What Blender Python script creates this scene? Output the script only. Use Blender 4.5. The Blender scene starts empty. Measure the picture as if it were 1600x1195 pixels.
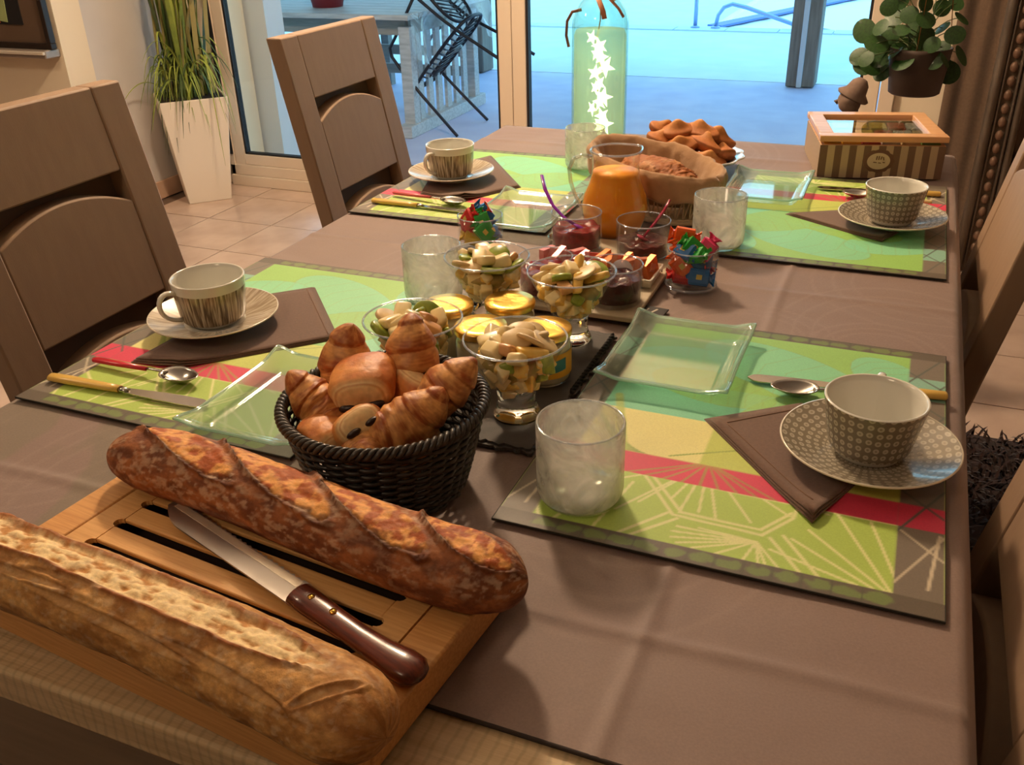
import bpy, math, random
import numpy as np
from mathutils import Vector, Matrix, Euler
PI = math.pi
random.seed(7)
COL = bpy.context.scene.collection
SC = bpy.context.scene

# ------------------------------------------------------------------ camera
cam_data = bpy.data.cameras.new('camera')
cam_data.sensor_width = 36.0
cam_data.lens = 36.0 * 1441.0 / 1600.0
cam_data.clip_start = 0.02
cam_data.clip_end = 200
cam = bpy.data.objects.new('camera', cam_data)
COL.objects.link(cam)
RM = Matrix(((0.9235621, -0.15897182, 0.34894271),
             (0.38258543, 0.44306769, -0.81075237),
             (-0.02571846, 0.88228056, 0.47002082)))
M4 = RM.to_4x4()
M4.translation = (0, 0, 0.48)
cam.matrix_world = M4
SC.camera = cam
SC.view_settings.view_transform = 'Standard'
SC.view_settings.look = 'None'
SC.view_settings.gamma = 1
SC.view_settings.use_curve_mapping = False
SC.view_settings.exposure = 0.05

# ------------------------------------------------------------------ world (blue evening sky)
wd = bpy.data.worlds.new('evening_sky')
SC.world = wd
wd.use_nodes = True
wn, wl = wd.node_tree.nodes, wd.node_tree.links
bg = wn['Background']
tc = wn.new('ShaderNodeTexCoord')
sx = wn.new('ShaderNodeSeparateXYZ')
rp = wn.new('ShaderNodeValToRGB')
rp.color_ramp.elements[0].position = 0.0
rp.color_ramp.elements[0].color = (0.42, 0.84, 1.0, 1)
rp.color_ramp.elements[1].position = 0.7
rp.color_ramp.elements[1].color = (0.22, 0.55, 0.95, 1)
wl.new(tc.outputs['Generated'], sx.inputs[0])
wl.new(sx.outputs['Z'], rp.inputs[0])
wl.new(rp.outputs[0], bg.inputs[0])
bg.inputs[1].default_value = 3.1

# ------------------------------------------------------------------ ceiling lamp and added fill lights
def area(name, loc, size, power, col, target):
    d = bpy.data.lights.new(name, 'AREA')
    d.shape = 'DISK'
    d.size = size
    d.energy = power
    d.color = col
    o = bpy.data.objects.new(name, d)
    COL.objects.link(o)
    o.location = loc
    o.rotation_euler = (Vector(target) - Vector(loc)).to_track_quat('-Z', 'Y').to_euler()
    return o
WARM = (1.0, 0.735, 0.48)
pd = bpy.data.lights.new('ceiling_lamp_light', 'POINT')
pd.energy = 138
pd.color = WARM
pd.shadow_soft_size = 0.11
po = bpy.data.objects.new('ceiling_lamp_light', pd)
COL.objects.link(po)
po.location = (-1.25, 2.25, 1.52)
area('front_fill_light', (-0.9, -0.9, 1.65), 0.5, 8, WARM, (-0.6, 1.2, 0))  # unseen fill behind the camera, added to lift the near side
area('left_fill_light', (-2.6, 0.6, 1.60), 0.4, 10, WARM, (-2.2, 2.6, -0.4))  # added fill out of view, brightening the left end of the room
# ------------------------------------------------------------------ colour helpers
def lin(c):
    c = c / 255.0
    return c / 12.92 if c <= 0.04045 else ((c + 0.055) / 1.055) ** 2.4
def S(r, g, b):
    return (lin(r), lin(g), lin(b), 1.0)

# ------------------------------------------------------------------ materials
MATS = {}
def M(name, col=(0.5, 0.5, 0.5, 1), rough=0.5, metal=0.0, col2=None, nscale=20.0, ndetail=4.0, stretch=(1, 1, 1),
      bump=0.0, bscale=60.0, bdist=0.002, spec=0.5, trans=0.0, ior=1.45, emit=None, estr=0.0, attr=False, sheen=0.0,
      coat=0.0, alpha=None, ramp=(0.35, 0.65), sss=0.0, attr_noise=0.12):
    if name in MATS:
        return MATS[name]
    m = bpy.data.materials.new(name)
    m.use_nodes = True
    n, l = m.node_tree.nodes, m.node_tree.links
    p = n['Principled BSDF']
    p.inputs['Roughness'].default_value = rough
    p.inputs['Metallic'].default_value = metal
    p.inputs['IOR'].default_value = ior
    p.inputs['Specular IOR Level'].default_value = spec
    p.inputs['Transmission Weight'].default_value = trans
    p.inputs['Sheen Weight'].default_value = sheen
    p.inputs['Coat Weight'].default_value = coat
    if sss:
        p.inputs['Subsurface Weight'].default_value = sss
        p.inputs['Subsurface Radius'].default_value = (0.01, 0.006, 0.003)
        p.inputs['Subsurface Scale'].default_value = 0.6
    if emit:
        p.inputs['Emission Color'].default_value = emit
        p.inputs['Emission Strength'].default_value = estr
    p.inputs['Base Color'].default_value = col
    tcn = n.new('ShaderNodeTexCoord')
    mp = n.new('ShaderNodeMapping')
    mp.inputs['Scale'].default_value = stretch
    l.new(tcn.outputs['Object'], mp.inputs[0])
    if attr:
        a = n.new('ShaderNodeAttribute')
        a.attribute_name = 'Col'
        nz = n.new('ShaderNodeTexNoise')
        nz.inputs['Scale'].default_value = nscale
        nz.inputs['Detail'].default_value = ndetail
        l.new(mp.outputs[0], nz.inputs[0])
        mr = n.new('ShaderNodeMapRange')
        mr.inputs[1].default_value = 0.3
        mr.inputs[2].default_value = 0.7
        mr.inputs[3].default_value = 1 - attr_noise
        mr.inputs[4].default_value = 1 + attr_noise
        l.new(nz.outputs[0], mr.inputs[0])
        mx = n.new('ShaderNodeVectorMath')
        mx.operation = 'SCALE'
        l.new(a.outputs['Color'], mx.inputs[0])
        l.new(mr.outputs[0], mx.inputs['Scale'])
        l.new(mx.outputs[0], p.inputs['Base Color'])
    elif col2:
        nz = n.new('ShaderNodeTexNoise')
        nz.inputs['Scale'].default_value = nscale
        nz.inputs['Detail'].default_value = ndetail
        l.new(mp.outputs[0], nz.inputs[0])
        cr = n.new('ShaderNodeValToRGB')
        cr.color_ramp.elements[0].position = ramp[0]
        cr.color_ramp.elements[0].color = col
        cr.color_ramp.elements[1].position = ramp[1]
        cr.color_ramp.elements[1].color = col2
        l.new(nz.outputs[0], cr.inputs[0])
        l.new(cr.outputs[0], p.inputs['Base Color'])
    if bump:
        nb = n.new('ShaderNodeTexNoise')
        nb.inputs['Scale'].default_value = bscale
        nb.inputs['Detail'].default_value = 5
        l.new(mp.outputs[0], nb.inputs[0])
        b = n.new('ShaderNodeBump')
        b.inputs['Strength'].default_value = bump
        b.inputs['Distance'].default_value = bdist
        l.new(nb.outputs[0], b.inputs['Height'])
        l.new(b.outputs[0], p.inputs['Normal'])
    MATS[name] = m
    return m

def glass_thin(name, tint, milk=0.0, milk_col=(0.8, 0.8, 0.8, 1), nscale=None, ramp=(0.45, 0.6), gloss=0.08, rough=0.02, distort=0.0):
    """thin walled glass: transparent, a fresnel gloss and an optional milky or crackled layer"""
    if name in MATS:
        return MATS[name]
    m = bpy.data.materials.new(name)
    m.use_nodes = True
    n, l = m.node_tree.nodes, m.node_tree.links
    n.remove(n['Principled BSDF'])
    out = n['Material Output']
    t = n.new('ShaderNodeBsdfTransparent')
    t.inputs[0].default_value = tint
    g = n.new('ShaderNodeBsdfGlossy')
    g.inputs['Roughness'].default_value = rough
    lw = n.new('ShaderNodeLayerWeight')
    lw.inputs[0].default_value = 0.35
    mr = n.new('ShaderNodeMapRange')
    mr.inputs[3].default_value = gloss * 0.5
    mr.inputs[4].default_value = min(1.0, gloss * 6)
    pw = n.new('ShaderNodeMath')
    pw.operation = 'POWER'
    pw.inputs[1].default_value = 2.0
    l.new(lw.outputs['Facing'], pw.inputs[0])
    l.new(pw.outputs[0], mr.inputs[0])
    base = t.outputs[0]
    if milk > 0:
        d = n.new('ShaderNodeBsdfDiffuse')
        d.inputs[0].default_value = milk_col
        tl = n.new('ShaderNodeBsdfTranslucent')
        tl.inputs[0].default_value = milk_col
        md = n.new('ShaderNodeMixShader')
        md.inputs[0].default_value = 0.5
        l.new(d.outputs[0], md.inputs[1])
        l.new(tl.outputs[0], md.inputs[2])
        mm = n.new('ShaderNodeMixShader')
        mm.inputs[0].default_value = milk
        l.new(t.outputs[0], mm.inputs[1])
        l.new(md.outputs[0], mm.inputs[2])
        if nscale:
            tcn = n.new('ShaderNodeTexCoord')
            nz = n.new('ShaderNodeTexNoise')
            nz.inputs['Scale'].default_value = nscale
            nz.inputs['Detail'].default_value = 5
            nz.inputs['Distortion'].default_value = distort
            l.new(tcn.outputs['Object'], nz.inputs[0])
            r2 = n.new('ShaderNodeMapRange')
            r2.inputs[1].default_value = ramp[0]
            r2.inputs[2].default_value = ramp[1]
            r2.inputs[3].default_value = milk * 0.55
            r2.inputs[4].default_value = min(1, milk * 1.3)
            l.new(nz.outputs[0], r2.inputs[0])
            l.new(r2.outputs[0], mm.inputs[0])
        base = mm.outputs[0]
    mix = n.new('ShaderNodeMixShader')
    l.new(mr.outputs[0], mix.inputs[0])
    l.new(base, mix.inputs[1])
    l.new(g.outputs[0], mix.inputs[2])
    l.new(mix.outputs[0], out.inputs['Surface'])
    MATS[name] = m
    return m

def uv_pattern(name, kind, c1, c2, c3=None, rough=0.25):
    """printed china: patterns over (angle, height) UVs"""
    m = bpy.data.materials.new(name)
    m.use_nodes = True
    n, l = m.node_tree.nodes, m.node_tree.links
    p = n['Principled BSDF']
    p.inputs['Roughness'].default_value = rough
    p.inputs['Coat Weight'].default_value = 0.4
    u = n.new('ShaderNodeUVMap')
    u.uv_map = 'UVMap'
    mp = n.new('ShaderNodeMapping')
    l.new(u.outputs[0], mp.inputs[0])
    cr = n.new('ShaderNodeValToRGB')
    if kind == 'stripes':
        mp.inputs['Scale'].default_value = (90, 1.1, 1)
        t = n.new('ShaderNodeTexNoise')
        t.inputs['Scale'].default_value = 1.0
        t.inputs['Detail'].default_value = 2.5
        l.new(mp.outputs[0], t.inputs[0])
        l.new(t.outputs[0], cr.inputs[0])
        cr.color_ramp.elements[0].position = 0.40
        cr.color_ramp.elements[0].color = c1
        cr.color_ramp.elements[1].position = 0.60
        cr.color_ramp.elements[1].color = c2
        if c3:
            e = cr.color_ramp.elements.new(0.5)
            e.color = c3
    else:
        t = n.new('ShaderNodeTexVoronoi')
        t.inputs['Scale'].default_value = 1.0
        t.inputs['Randomness'].default_value = 0.12
        mp.inputs['Scale'].default_value = (32, 6.0, 1) if kind == 'dots' else (40, 5.5, 1)
        l.new(mp.outputs[0], t.inputs[0])
        l.new(t.outputs['Distance'], cr.inputs[0])
        cr.color_ramp.elements[0].position = 0.10
        cr.color_ramp.elements[0].color = c3 or c1
        e = cr.color_ramp.elements.new(0.2)
        e.color = c2
        e = cr.color_ramp.elements.new(0.30)
        e.color = c2
        cr.color_ramp.elements[-1].position = 0.38
        cr.color_ramp.elements[-1].color = c1
    l.new(cr.outputs[0], p.inputs['Base Color'])
    MATS[name] = m
    return m

# ------------------------------------------------------------------ numpy noise
_rs = np.random.RandomState(3)
_perm = np.tile(_rs.permutation(256), 4)
_val = _rs.rand(256)
def vnoise(P):
    P = np.asarray(P, float)
    I = np.floor(P).astype(int)
    F = P - I
    F = F * F * (3 - 2 * F)
    I = I & 255
    r = 0
    for dx in (0, 1):
        for dy in (0, 1):
            for dz in (0, 1):
                h = _val[_perm[_perm[_perm[I[..., 0] + dx] + I[..., 1] + dy] + I[..., 2] + dz] & 255]
                w = (F[..., 0] if dx else 1 - F[..., 0]) * (F[..., 1] if dy else 1 - F[..., 1]) * (F[..., 2] if dz else 1 - F[..., 2])
                r = r + h * w
    return r
def fbm(P, o=4):
    P = np.asarray(P, float)
    r, a, s = 0, 0.5, 0
    for i in range(o):
        r = r + a * vnoise(P + 17.3 * i)
        s += a
        P = P * 2.03
        a *= 0.5
    return r / s
def smooth(a, b, x):
    t = np.clip((x - a) / (b - a), 0, 1)
    return t * t * (3 - 2 * t)

# ------------------------------------------------------------------ geometry accumulator
class G:
    def __init__(self):
        self.v, self.f, self.uv = [], [], []
    def add(self, vs, fs, uv=None, mat=None):
        o = len(self.v)
        if mat is not None:
            vs = [tuple(mat @ Vector(v)) for v in vs]
        self.v.extend([tuple(v) for v in vs])
        self.f.extend([tuple(i + o for i in f) for f in fs])
        self.uv.extend(uv if uv is not None else [(0.0, 0.0)] * len(vs))
        return self
    def box(self, c, s, rot=None, taper=1.0):
        x, y, z = s[0] / 2, s[1] / 2, s[2] / 2
        vs = [(-x, -y, -z), (x, -y, -z), (x, y, -z), (-x, y, -z),
              (-x * taper, -y * taper, z), (x * taper, -y * taper, z), (x * taper, y * taper, z), (-x * taper, y * taper, z)]
        m = Matrix.Translation(c)
        if rot is not None:
            m = m @ Euler(rot).to_matrix().to_4x4()
        return self.add(vs, [(0, 3, 2, 1), (4, 5, 6, 7), (0, 1, 5, 4), (1, 2, 6, 5), (2, 3, 7, 6), (3, 0, 4, 7)], mat=m)
    def bar(self, a, b, w, h):
        a, b = Vector(a), Vector(b)
        d = b - a
        q = d.to_track_quat('X', 'Z').to_matrix().to_4x4()
        m = Matrix.Translation((a + b) / 2) @ q
        x, y, z = d.length / 2, w / 2, h / 2
        vs = [(-x, -y, -z), (x, -y, -z), (x, y, -z), (-x, y, -z), (-x, -y, z), (x, -y, z), (x, y, z), (-x, y, z)]
        return self.add(vs, [(0, 3, 2, 1), (4, 5, 6, 7), (0, 1, 5, 4), (1, 2, 6, 5), (2, 3, 7, 6), (3, 0, 4, 7)], mat=m)
    def lathe(self, prof, seg=40, mat=None, closed=False, wob=None):
        n = len(prof)
        vs, fs, uv = [], [], []
        L = [0.0]
        for i in range(1, n):
            L.append(L[-1] + math.hypot(prof[i][0] - prof[i - 1][0], prof[i][1] - prof[i - 1][1]))
        T = max(L[-1], 1e-6)
        for j in range(seg + 1):
            a = 2 * PI * j / seg
            for i, (r, z) in enumerate(prof):
                k = 1.0 if wob is None else wob(a, i)
                vs.append((r * k * math.cos(a), r * k * math.sin(a), z))
                uv.append((j / seg, L[i] / T))
        for j in range(seg):
            for i in range(n - 1):
                a, b = j * n + i, (j + 1) * n + i
                fs.append((a, b, b + 1, a + 1))
        return self.add(vs, fs, uv, mat)
    def tube(self, pts, r, seg=8, closed=False, caps=True, flat=1.0, up=None):
        pts = [Vector(p) for p in pts]
        n = len(pts)
        rad = list(r) if isinstance(r, (list, tuple)) else [r] * n
        T = []
        for i in range(n):
            if closed:
                t = pts[(i + 1) % n] - pts[i - 1]
            else:
                t = pts[min(i + 1, n - 1)] - pts[max(i - 1, 0)]
            T.append(t.normalized() if t.length > 1e-9 else Vector((0, 0, 1)))
        u = Vector(up) if up else (Vector((0, 0, 1)) if abs(T[0].z) < 0.9 else Vector((1, 0, 0)))
        vs, fs, uv = [], [], []
        N = (u - T[0] * u.dot(T[0])).normalized()
        for i in range(n):
            if up:
                N = Vector(up)
            N = N - T[i] * N.dot(T[i])
            if N.length < 1e-6:
                N = T[i].orthogonal()
            N.normalize()
            B = T[i].cross(N)
            for k in range(seg):
                a = 2 * PI * k / seg
                vs.append(pts[i] + (N * math.cos(a) * flat + B * math.sin(a)) * rad[i])
                uv.append((k / seg, i / max(1, n - 1)))
        m = n if closed else n - 1
        for i in range(m):
            for k in range(seg):
                a, b = i * seg + k, i * seg + (k + 1) % seg
                c, d = ((i + 1) % n) * seg + (k + 1) % seg, ((i + 1) % n) * seg + k
                fs.append((a, b, c, d))
        if caps and not closed:
            fs.append(tuple(reversed(range(seg))))
            fs.append(tuple(range((n - 1) * seg, n * seg)))
        return self.add(vs, fs, uv)
    def prism(self, poly, z0, z1, mat=None):
        n = len(poly)
        ar = sum(poly[i][0] * poly[(i + 1) % n][1] - poly[(i + 1) % n][0] * poly[i][1] for i in range(n))
        if ar < 0:
            poly = poly[::-1]
        vs = [(x, y, z0) for x, y in poly] + [(x, y, z1) for x, y in poly]
        fs = [tuple(reversed(range(n))), tuple(range(n, 2 * n))]
        fs += [(i, (i + 1) % n, n + (i + 1) % n, n + i) for i in range(n)]
        return self.add(vs, fs, mat=mat)
    def ball(self, c, s, seg=16, rings=10, rot=None, fn=None):
        vs, fs = [], []
        for i in range(rings + 1):
            t = PI * i / rings
            for j in range(seg):
                a = 2 * PI * j / seg
                p = Vector((math.sin(t) * math.cos(a), math.sin(t) * math.sin(a), math.cos(t)))
                if fn:
                    p = p * fn(p)
                vs.append((p.x * s[0], p.y * s[1], p.z * s[2]))
        for i in range(rings):
            for j in range(seg):
                a, b = i * seg + j, i * seg + (j + 1) % seg
                fs.append((a, a + seg, b + seg, b))
        m = Matrix.Translation(c)
        if rot is not None:
            m = m @ Euler(rot).to_matrix().to_4x4()
        return self.add(vs, fs, mat=m)
    def mesh(self, name, smooth_=True):
        me = bpy.data.meshes.new(name)
        me.from_pydata(self.v, [], self.f)
        if self.uv:
            ul = me.uv_layers.new(name='UVMap')
            idx = np.empty(len(me.loops), dtype=np.int32)
            me.loops.foreach_get('vertex_index', idx)
            arr = np.array(self.uv, dtype=np.float32)[idx]
            ul.data.foreach_set('uv', arr.ravel())
        if smooth_:
            me.polygons.foreach_set('use_smooth', [True] * len(me.polygons))
        me.validate()
        me.update()
        return me
    def build(self, name, mat, parent=None, smooth_=True, bevel=0.0, bseg=2, solid=0.0, subsurf=0, auto=None):
        o = bpy.data.objects.new(name, self.mesh(name, smooth_))
        o.data.materials.append(mat)
        return finish(o, parent, bevel, bseg, solid, subsurf, auto)

def finish(o, parent=None, bevel=0.0, bseg=2, solid=0.0, subsurf=0, auto=None):
    COL.objects.link(o)
    if parent is not None:
        o.parent = parent
    if solid:
        md = o.modifiers.new('solid', 'SOLIDIFY')
        md.thickness = solid
        md.offset = 0
    if bevel:
        md = o.modifiers.new('bevel', 'BEVEL')
        md.width = bevel
        md.segments = bseg
        md.limit_method = 'ANGLE'
        md.angle_limit = 0.6
    if subsurf:
        md = o.modifiers.new('sub', 'SUBSURF')
        md.levels = md.render_levels = subsurf
    if auto is None:
        auto = bool(bevel)
    if auto:
        try:
            o.data.set_sharp_from_angle(angle=0.7)
        except Exception:
            pass
    return o

def grid_mesh(name, X, Y, Z, col=None, closed_u=False, smooth_=True, uv=True):
    """numpy grid (n,m) to mesh, col (n,m,3) linear"""
    n, m = X.shape
    me = bpy.data.meshes.new(name)
    co = np.stack([X, Y, Z], -1).reshape(-1, 3)
    i = np.arange(n - 1 if not closed_u else n)[:, None]
    j = np.arange(m - 1)[None, :]
    i2 = (i + 1) % n
    q = np.stack([i * m + j, i2 * m + j, i2 * m + j + 1, i * m + j + 1], -1).reshape(-1, 4)
    me.vertices.add(len(co))
    me.vertices.foreach_set('co', co.ravel())
    me.loops.add(q.size)
    me.loops.foreach_set('vertex_index', q.ravel().astype(np.int32))
    me.polygons.add(len(q))
    me.polygons.foreach_set('loop_start', np.arange(0, q.size, 4, dtype=np.int32))
    me.polygons.foreach_set('loop_total', np.full(len(q), 4, dtype=np.int32))
    me.polygons.foreach_set('use_smooth', np.full(len(q), smooth_, dtype=bool))
    me.update(calc_edges=True)
    if col is not None:
        ca = me.color_attributes.new('Col', 'FLOAT_COLOR', 'POINT')
        c4 = np.ones((len(co), 4), dtype=np.float32)
        c4[:, :3] = col.reshape(-1, 3)
        ca.data.foreach_set('color', c4.ravel())
    me.validate()
    return me

# ------------------------------------------------------------------ things
def tag(o, label=None, cat=None, group=None, kind=None):
    if label:
        o['label'] = label
    if cat:
        o['category'] = cat
    if group:
        o['group'] = group
    if kind:
        o['kind'] = kind
    return o
def thing(name, label, cat, loc=(0, 0, 0), rz=0.0, group=None, rot=None):
    o = bpy.data.objects.new(name, None)
    o.empty_display_size = 0.02
    COL.objects.link(o)
    o.location = loc
    o.rotation_euler = rot if rot else (0, 0, rz)
    return tag(o, label, cat, group)
def struct(o):
    o['kind'] = 'structure'
    return o
def children(o):
    return [c for c in bpy.data.objects if c.parent == o]
def copy_tree(o, parent=None):
    c = o.copy()
    COL.objects.link(c)
    c.parent = parent
    for ch in children(o):
        copy_tree(ch, c)
    return c
def dup(o, loc, rz=None, label=None, group=None, rot=None):
    c = copy_tree(o)
    c.location = loc
    if rz is not None:
        c.rotation_euler = (0, 0, rz)
    if rot is not None:
        c.rotation_euler = rot
    if label:
        c['label'] = label
    if group:
        c['group'] = group
    return c
def obj(name, me, mat, parent=None, **k):
    o = bpy.data.objects.new(name, me)
    me.materials.clear()
    me.materials.append(mat)
    return finish(o, parent, **k)
# ================================================================== SETTING
FZ = -0.75
m_tile = M('floor_tile', S(190, 166, 150), 0.22, col2=S(206, 182, 166), nscale=6, bump=0.1, bscale=30, bdist=0.002)
m_grout = M('grout', S(104, 84, 70), 0.9)
m_wall = M('wall_paint', S(196, 192, 190), 0.85, col2=S(202, 198, 196), nscale=3, bump=0.25, bscale=160, bdist=0.001)
m_wall2 = M('wall_cream', S(228, 214, 190), 0.85, bump=0.2, bscale=160, bdist=0.001)
m_wallfar = M('wall_taupe', S(150, 130, 110), 0.9)
m_frame = M('window_frame_paint', S(222, 205, 185), 0.4)
m_gasket = M('black_gasket', S(24, 22, 26), 0.6)

# floor slab (grout level) and tiles
floor = struct(G().box((-1.5, 0.6, FZ - 0.06), (8.2, 6.1, 0.108)).build('floor', m_grout, smooth_=False))
T = 0.3275
tm = G().box((0, 0, 0.002), (T - 0.0045, T - 0.0045, 0.010)).mesh('floor_tile', False)
tm.materials.append(m_tile)
k = 0
for i in range(-8, 14):
    for j in range(-9, 3):
        x = -2.425 + T * (i - 0.5 - 0.0) + 0.0
        y = 2.76 + T * (j + 0.5)
        if x - T / 2 < -3.30 and y > 2.9:
            continue
        o = bpy.data.objects.new('floor_tile', tm)
        COL.objects.link(o)
        o.parent = floor
        o.location = (x, y, FZ - 0.007 + random.uniform(-0.0004, 0.0004))
        o.rotation_euler = (random.uniform(-0.0008, 0.0008), random.uniform(-0.0008, 0.0008), 0)
        k += 1

# walls
WX0, WX1, WY = -2.985, -0.05, 3.60
g = G()
g.box(((-3.3 + WX0) / 2, WY + 0.12, 0.5), (3.3 + WX0, 0.24, 2.5))
g.box(((WX1 + 2.5) / 2, WY + 0.12, 0.5), (2.5 - WX1, 0.24, 2.5))
g.box(((WX0 + WX1) / 2, WY + 0.12, 1.60), (WX1 - WX0, 0.24, 0.30))
struct(g.build('wall_back', m_wall2, smooth_=False))
struct(G().box((-3.235, 3.32, 0.5), (0.13, 0.56, 2.5)).build('wall_left', m_wall, smooth_=False))
struct(G().box((-4.235, 2.97, 0.5), (2.13, 0.14, 2.5)).build('wall_left_recess', m_wall2, smooth_=False))
struct(G().box((-5.35, 0.4, 0.5), (0.10, 5.2, 2.5)).build('wall_left_far', m_wallfar, smooth_=False))
struct(G().box((2.45, 0.5, 0.5), (0.10, 6.2, 2.5)).build('wall_right', m_wallfar, smooth_=False))
struct(G().box((-1.45, -2.35, 0.5), (7.9, 0.10, 2.5)).build('wall_front', m_wallfar, smooth_=False))
struct(G().box((-1.45, 0.7, 1.80), (7.9, 6.4, 0.10)).build('ceiling', M('ceiling_paint', S(232, 228, 220), 0.9), smooth_=False))
m_base = M('baseboard_tile', S(196, 160, 136), 0.35, col2=S(210, 176, 150), nscale=10)
struct(G().box((-3.163, 3.25, FZ + 0.04), (0.014, 0.70, 0.08)).build('baseboard_left', m_base, bevel=0.002, smooth_=False))
struct(G().box((1.22, 3.592, FZ + 0.04), (2.44, 0.014, 0.08)).build('baseboard_back', m_base, bevel=0.002, smooth_=False))
struct(G().box((-4.2, 2.892, FZ + 0.04), (2.0, 0.014, 0.08)).build('baseboard_recess', m_base, bevel=0.002, smooth_=False))

# sliding french window
win = G()
win.box((-2.972, 3.62, 0.35), (0.026, 0.10, 2.2))
win.box((-0.075, 3.62, 0.35), (0.05, 0.10, 2.2))
win.box(((WX0 + WX1) / 2, 3.62, 1.42), (WX1 - WX0, 0.10, 0.06))
win.box(((WX0 + WX1) / 2, 3.62, -0.725), (WX1 - WX0, 0.12, 0.05))
win.box(((WX0 + WX1) / 2, 3.615, -0.675), (WX1 - WX0, 0.09, 0.05))
wf = struct(win.build('window_1', m_frame, smooth_=False, bevel=0.003))
def sash(x0, x1, y):
    g = G()
    for x in (x0 + 0.029, x1 - 0.029):
        g.box((x, y, 0.36), (0.058, 0.045, 2.07))
    g.box(((x0 + x1) / 2, y, -0.625), (x1 - x0 - 0.116, 0.045, 0.05))
    g.box(((x0 + x1) / 2, y, 1.37), (x1 - x0 - 0.116, 0.045, 0.05))
    s = g.build('window_sash', m_frame, wf, smooth_=False, bevel=0.003)
    b = G()
    xa, xb = x0 + 0.062, x1 - 0.062
    b.box((xa, y, 0.37), (0.012, 0.030, 1.95))
    b.box((xb, y, 0.37), (0.012, 0.030, 1.95))
    b.box(((xa + xb) / 2, y, -0.597), (xb - xa, 0.030, 0.010))
    b.box(((xa + xb) / 2, y, 1.342), (xb - xa, 0.030, 0.010))
    b.build('window_gasket', m_gasket, s, smooth_=False)
    G().box(((xa + xb) / 2, y, 0.37), (xb - xa - 0.012, 0.006, 1.93)).build('window_pane', glass_thin('window_glass', (0.97, 0.985, 0.98, 1), gloss=0.035), s, smooth_=False)
sash(-2.958, -1.500, 3.60)
sash(-1.498, -0.104, 3.60)
G().box((-2.970, 3.575, 0.39), (0.020, 0.02, 1.98)).build('window_gasket', m_gasket, wf, smooth_=False)

# ------------------------------------------------------------------ terrace outside
m_deck = M('concrete_roof_shade', S(186, 192, 224), 0.65, col2=S(198, 204, 232), nscale=5, bump=0.3, bscale=40, bdist=0.002)  # bluer tint carries the roof's shade in the colour
m_pave = M('paving_open_sky_light', S(208, 222, 222), 0.8, col2=S(216, 228, 228), nscale=4, bump=0.2, bscale=30, bdist=0.002)  # paler tint paints in the open-sky light beyond the roof
struct(G().box((-3.0, 5.35, -0.83), (16, 3.26, 0.12)).build('terrace_deck', m_deck, smooth_=False))
struct(G().box((-3.0, 6.985, -0.86), (16, 0.03, 0.12)).build('trim_1', M('joint_dark', S(40, 45, 60), 0.9), smooth_=False))
g = G()
PX0, PX1, PY0, PY1 = -1.95, 6.0, 9.72, 14.0
g.box((-3.0, (7.0 + PY0) / 2, -0.83), (16, PY0 - 7.0, 0.12))
g.box(((PX0 - 11) / 2, (PY0 + PY1) / 2, -0.83), (PX0 + 11, PY1 - PY0, 0.12))
g.box((-3.0, PY1 + 4, -0.83), (16, 8.0, 0.12))
struct(g.build('pool_terrace', m_pave, smooth_=False))
m_cop = M('pool_coping', S(196, 212, 220), 0.6)
for i in range(18):
    o = G().box((-6.0 + i * 0.5, 9.60, -0.765), (0.49, 0.24, 0.016)).build('coping_stone', m_cop, bpy.data.objects['pool_terrace'], smooth_=False, bevel=0.003)
# roof over the terrace
struct(G().box((-3.0, 5.35, 1.75), (16, 3.5, 0.12)).build('terrace_roof', M('roof_boards', S(120, 110, 100), 0.8), smooth_=False))
# pool with a pale quilted cover
m_cover = M('pool_cover', S(238, 244, 244), 0.5, bump=0.3, bscale=90, bdist=0.004)
pool = thing('swimming_pool', 'swimming pool under a white cover beyond the terrace', 'pool', (2.0, 11.8, -0.80))
N = 40
xs = np.linspace(-3.90, 4.0, 60)
ys = np.linspace(-2.0, 2.1, 40)
X, Y = np.meshgrid(xs, ys, indexing='ij')
Z = 0.008 * np.abs(np.sin(X * 8)) + 0.006 * np.abs(np.sin(Y * 8))
obj('pool_cover', grid_mesh('pool_cover', X, Y, Z), m_cover, pool)
G().box((0.02, 2.14, 0.03), (8.0, 0.1, 0.14)).build('roller_beam', M('blue_roller', S(88, 120, 190), 0.5), pool, smooth_=False)
G().bar((-3.92, -1.95, 0.035), (-2.4, 2.1, 0.035), 0.16, 0.02).build('diagonal_band', MATS['blue_roller'], pool, smooth_=False)  # dark blue band laid diagonally over the cover
# pool ladder handrail
lad = thing('pool_ladder', 'steel ladder handrail at the near edge of the swimming pool', 'ladder', (-2.0, 9.65, -0.757))
m_steel_out = M('ladder_steel', S(150, 175, 215), 0.3, 0.7)
G().tube([(-0.07, 0, 0.0), (-0.07, 0, 0.2), (-0.08, 0, 0.55), (-0.05, 0.03, 0.65), (0.2, 0.1, 0.66), (0.5, 0.5, 0.5)], 0.02).build('handrail', m_steel_out, lad)
G().tube([(0.13, 0, 0.0), (0.15, 0, 0.12), (0.2, 0, 0.19), (0.28, 0, 0.22), (0.42, 0, 0.19), (0.86, 0.02, 0.05), (1.2, 0.1, -0.02)], 0.02).build('handrail', m_steel_out, lad)
for x in (-0.07, 0.13):
    G().lathe([(0.0, 0.0), (0.045, 0.0), (0.045, 0.012), (0.02, 0.02)], 16, Matrix.Translation((x, 0, 0))).build('foot_flange', m_steel_out, lad)
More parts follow.
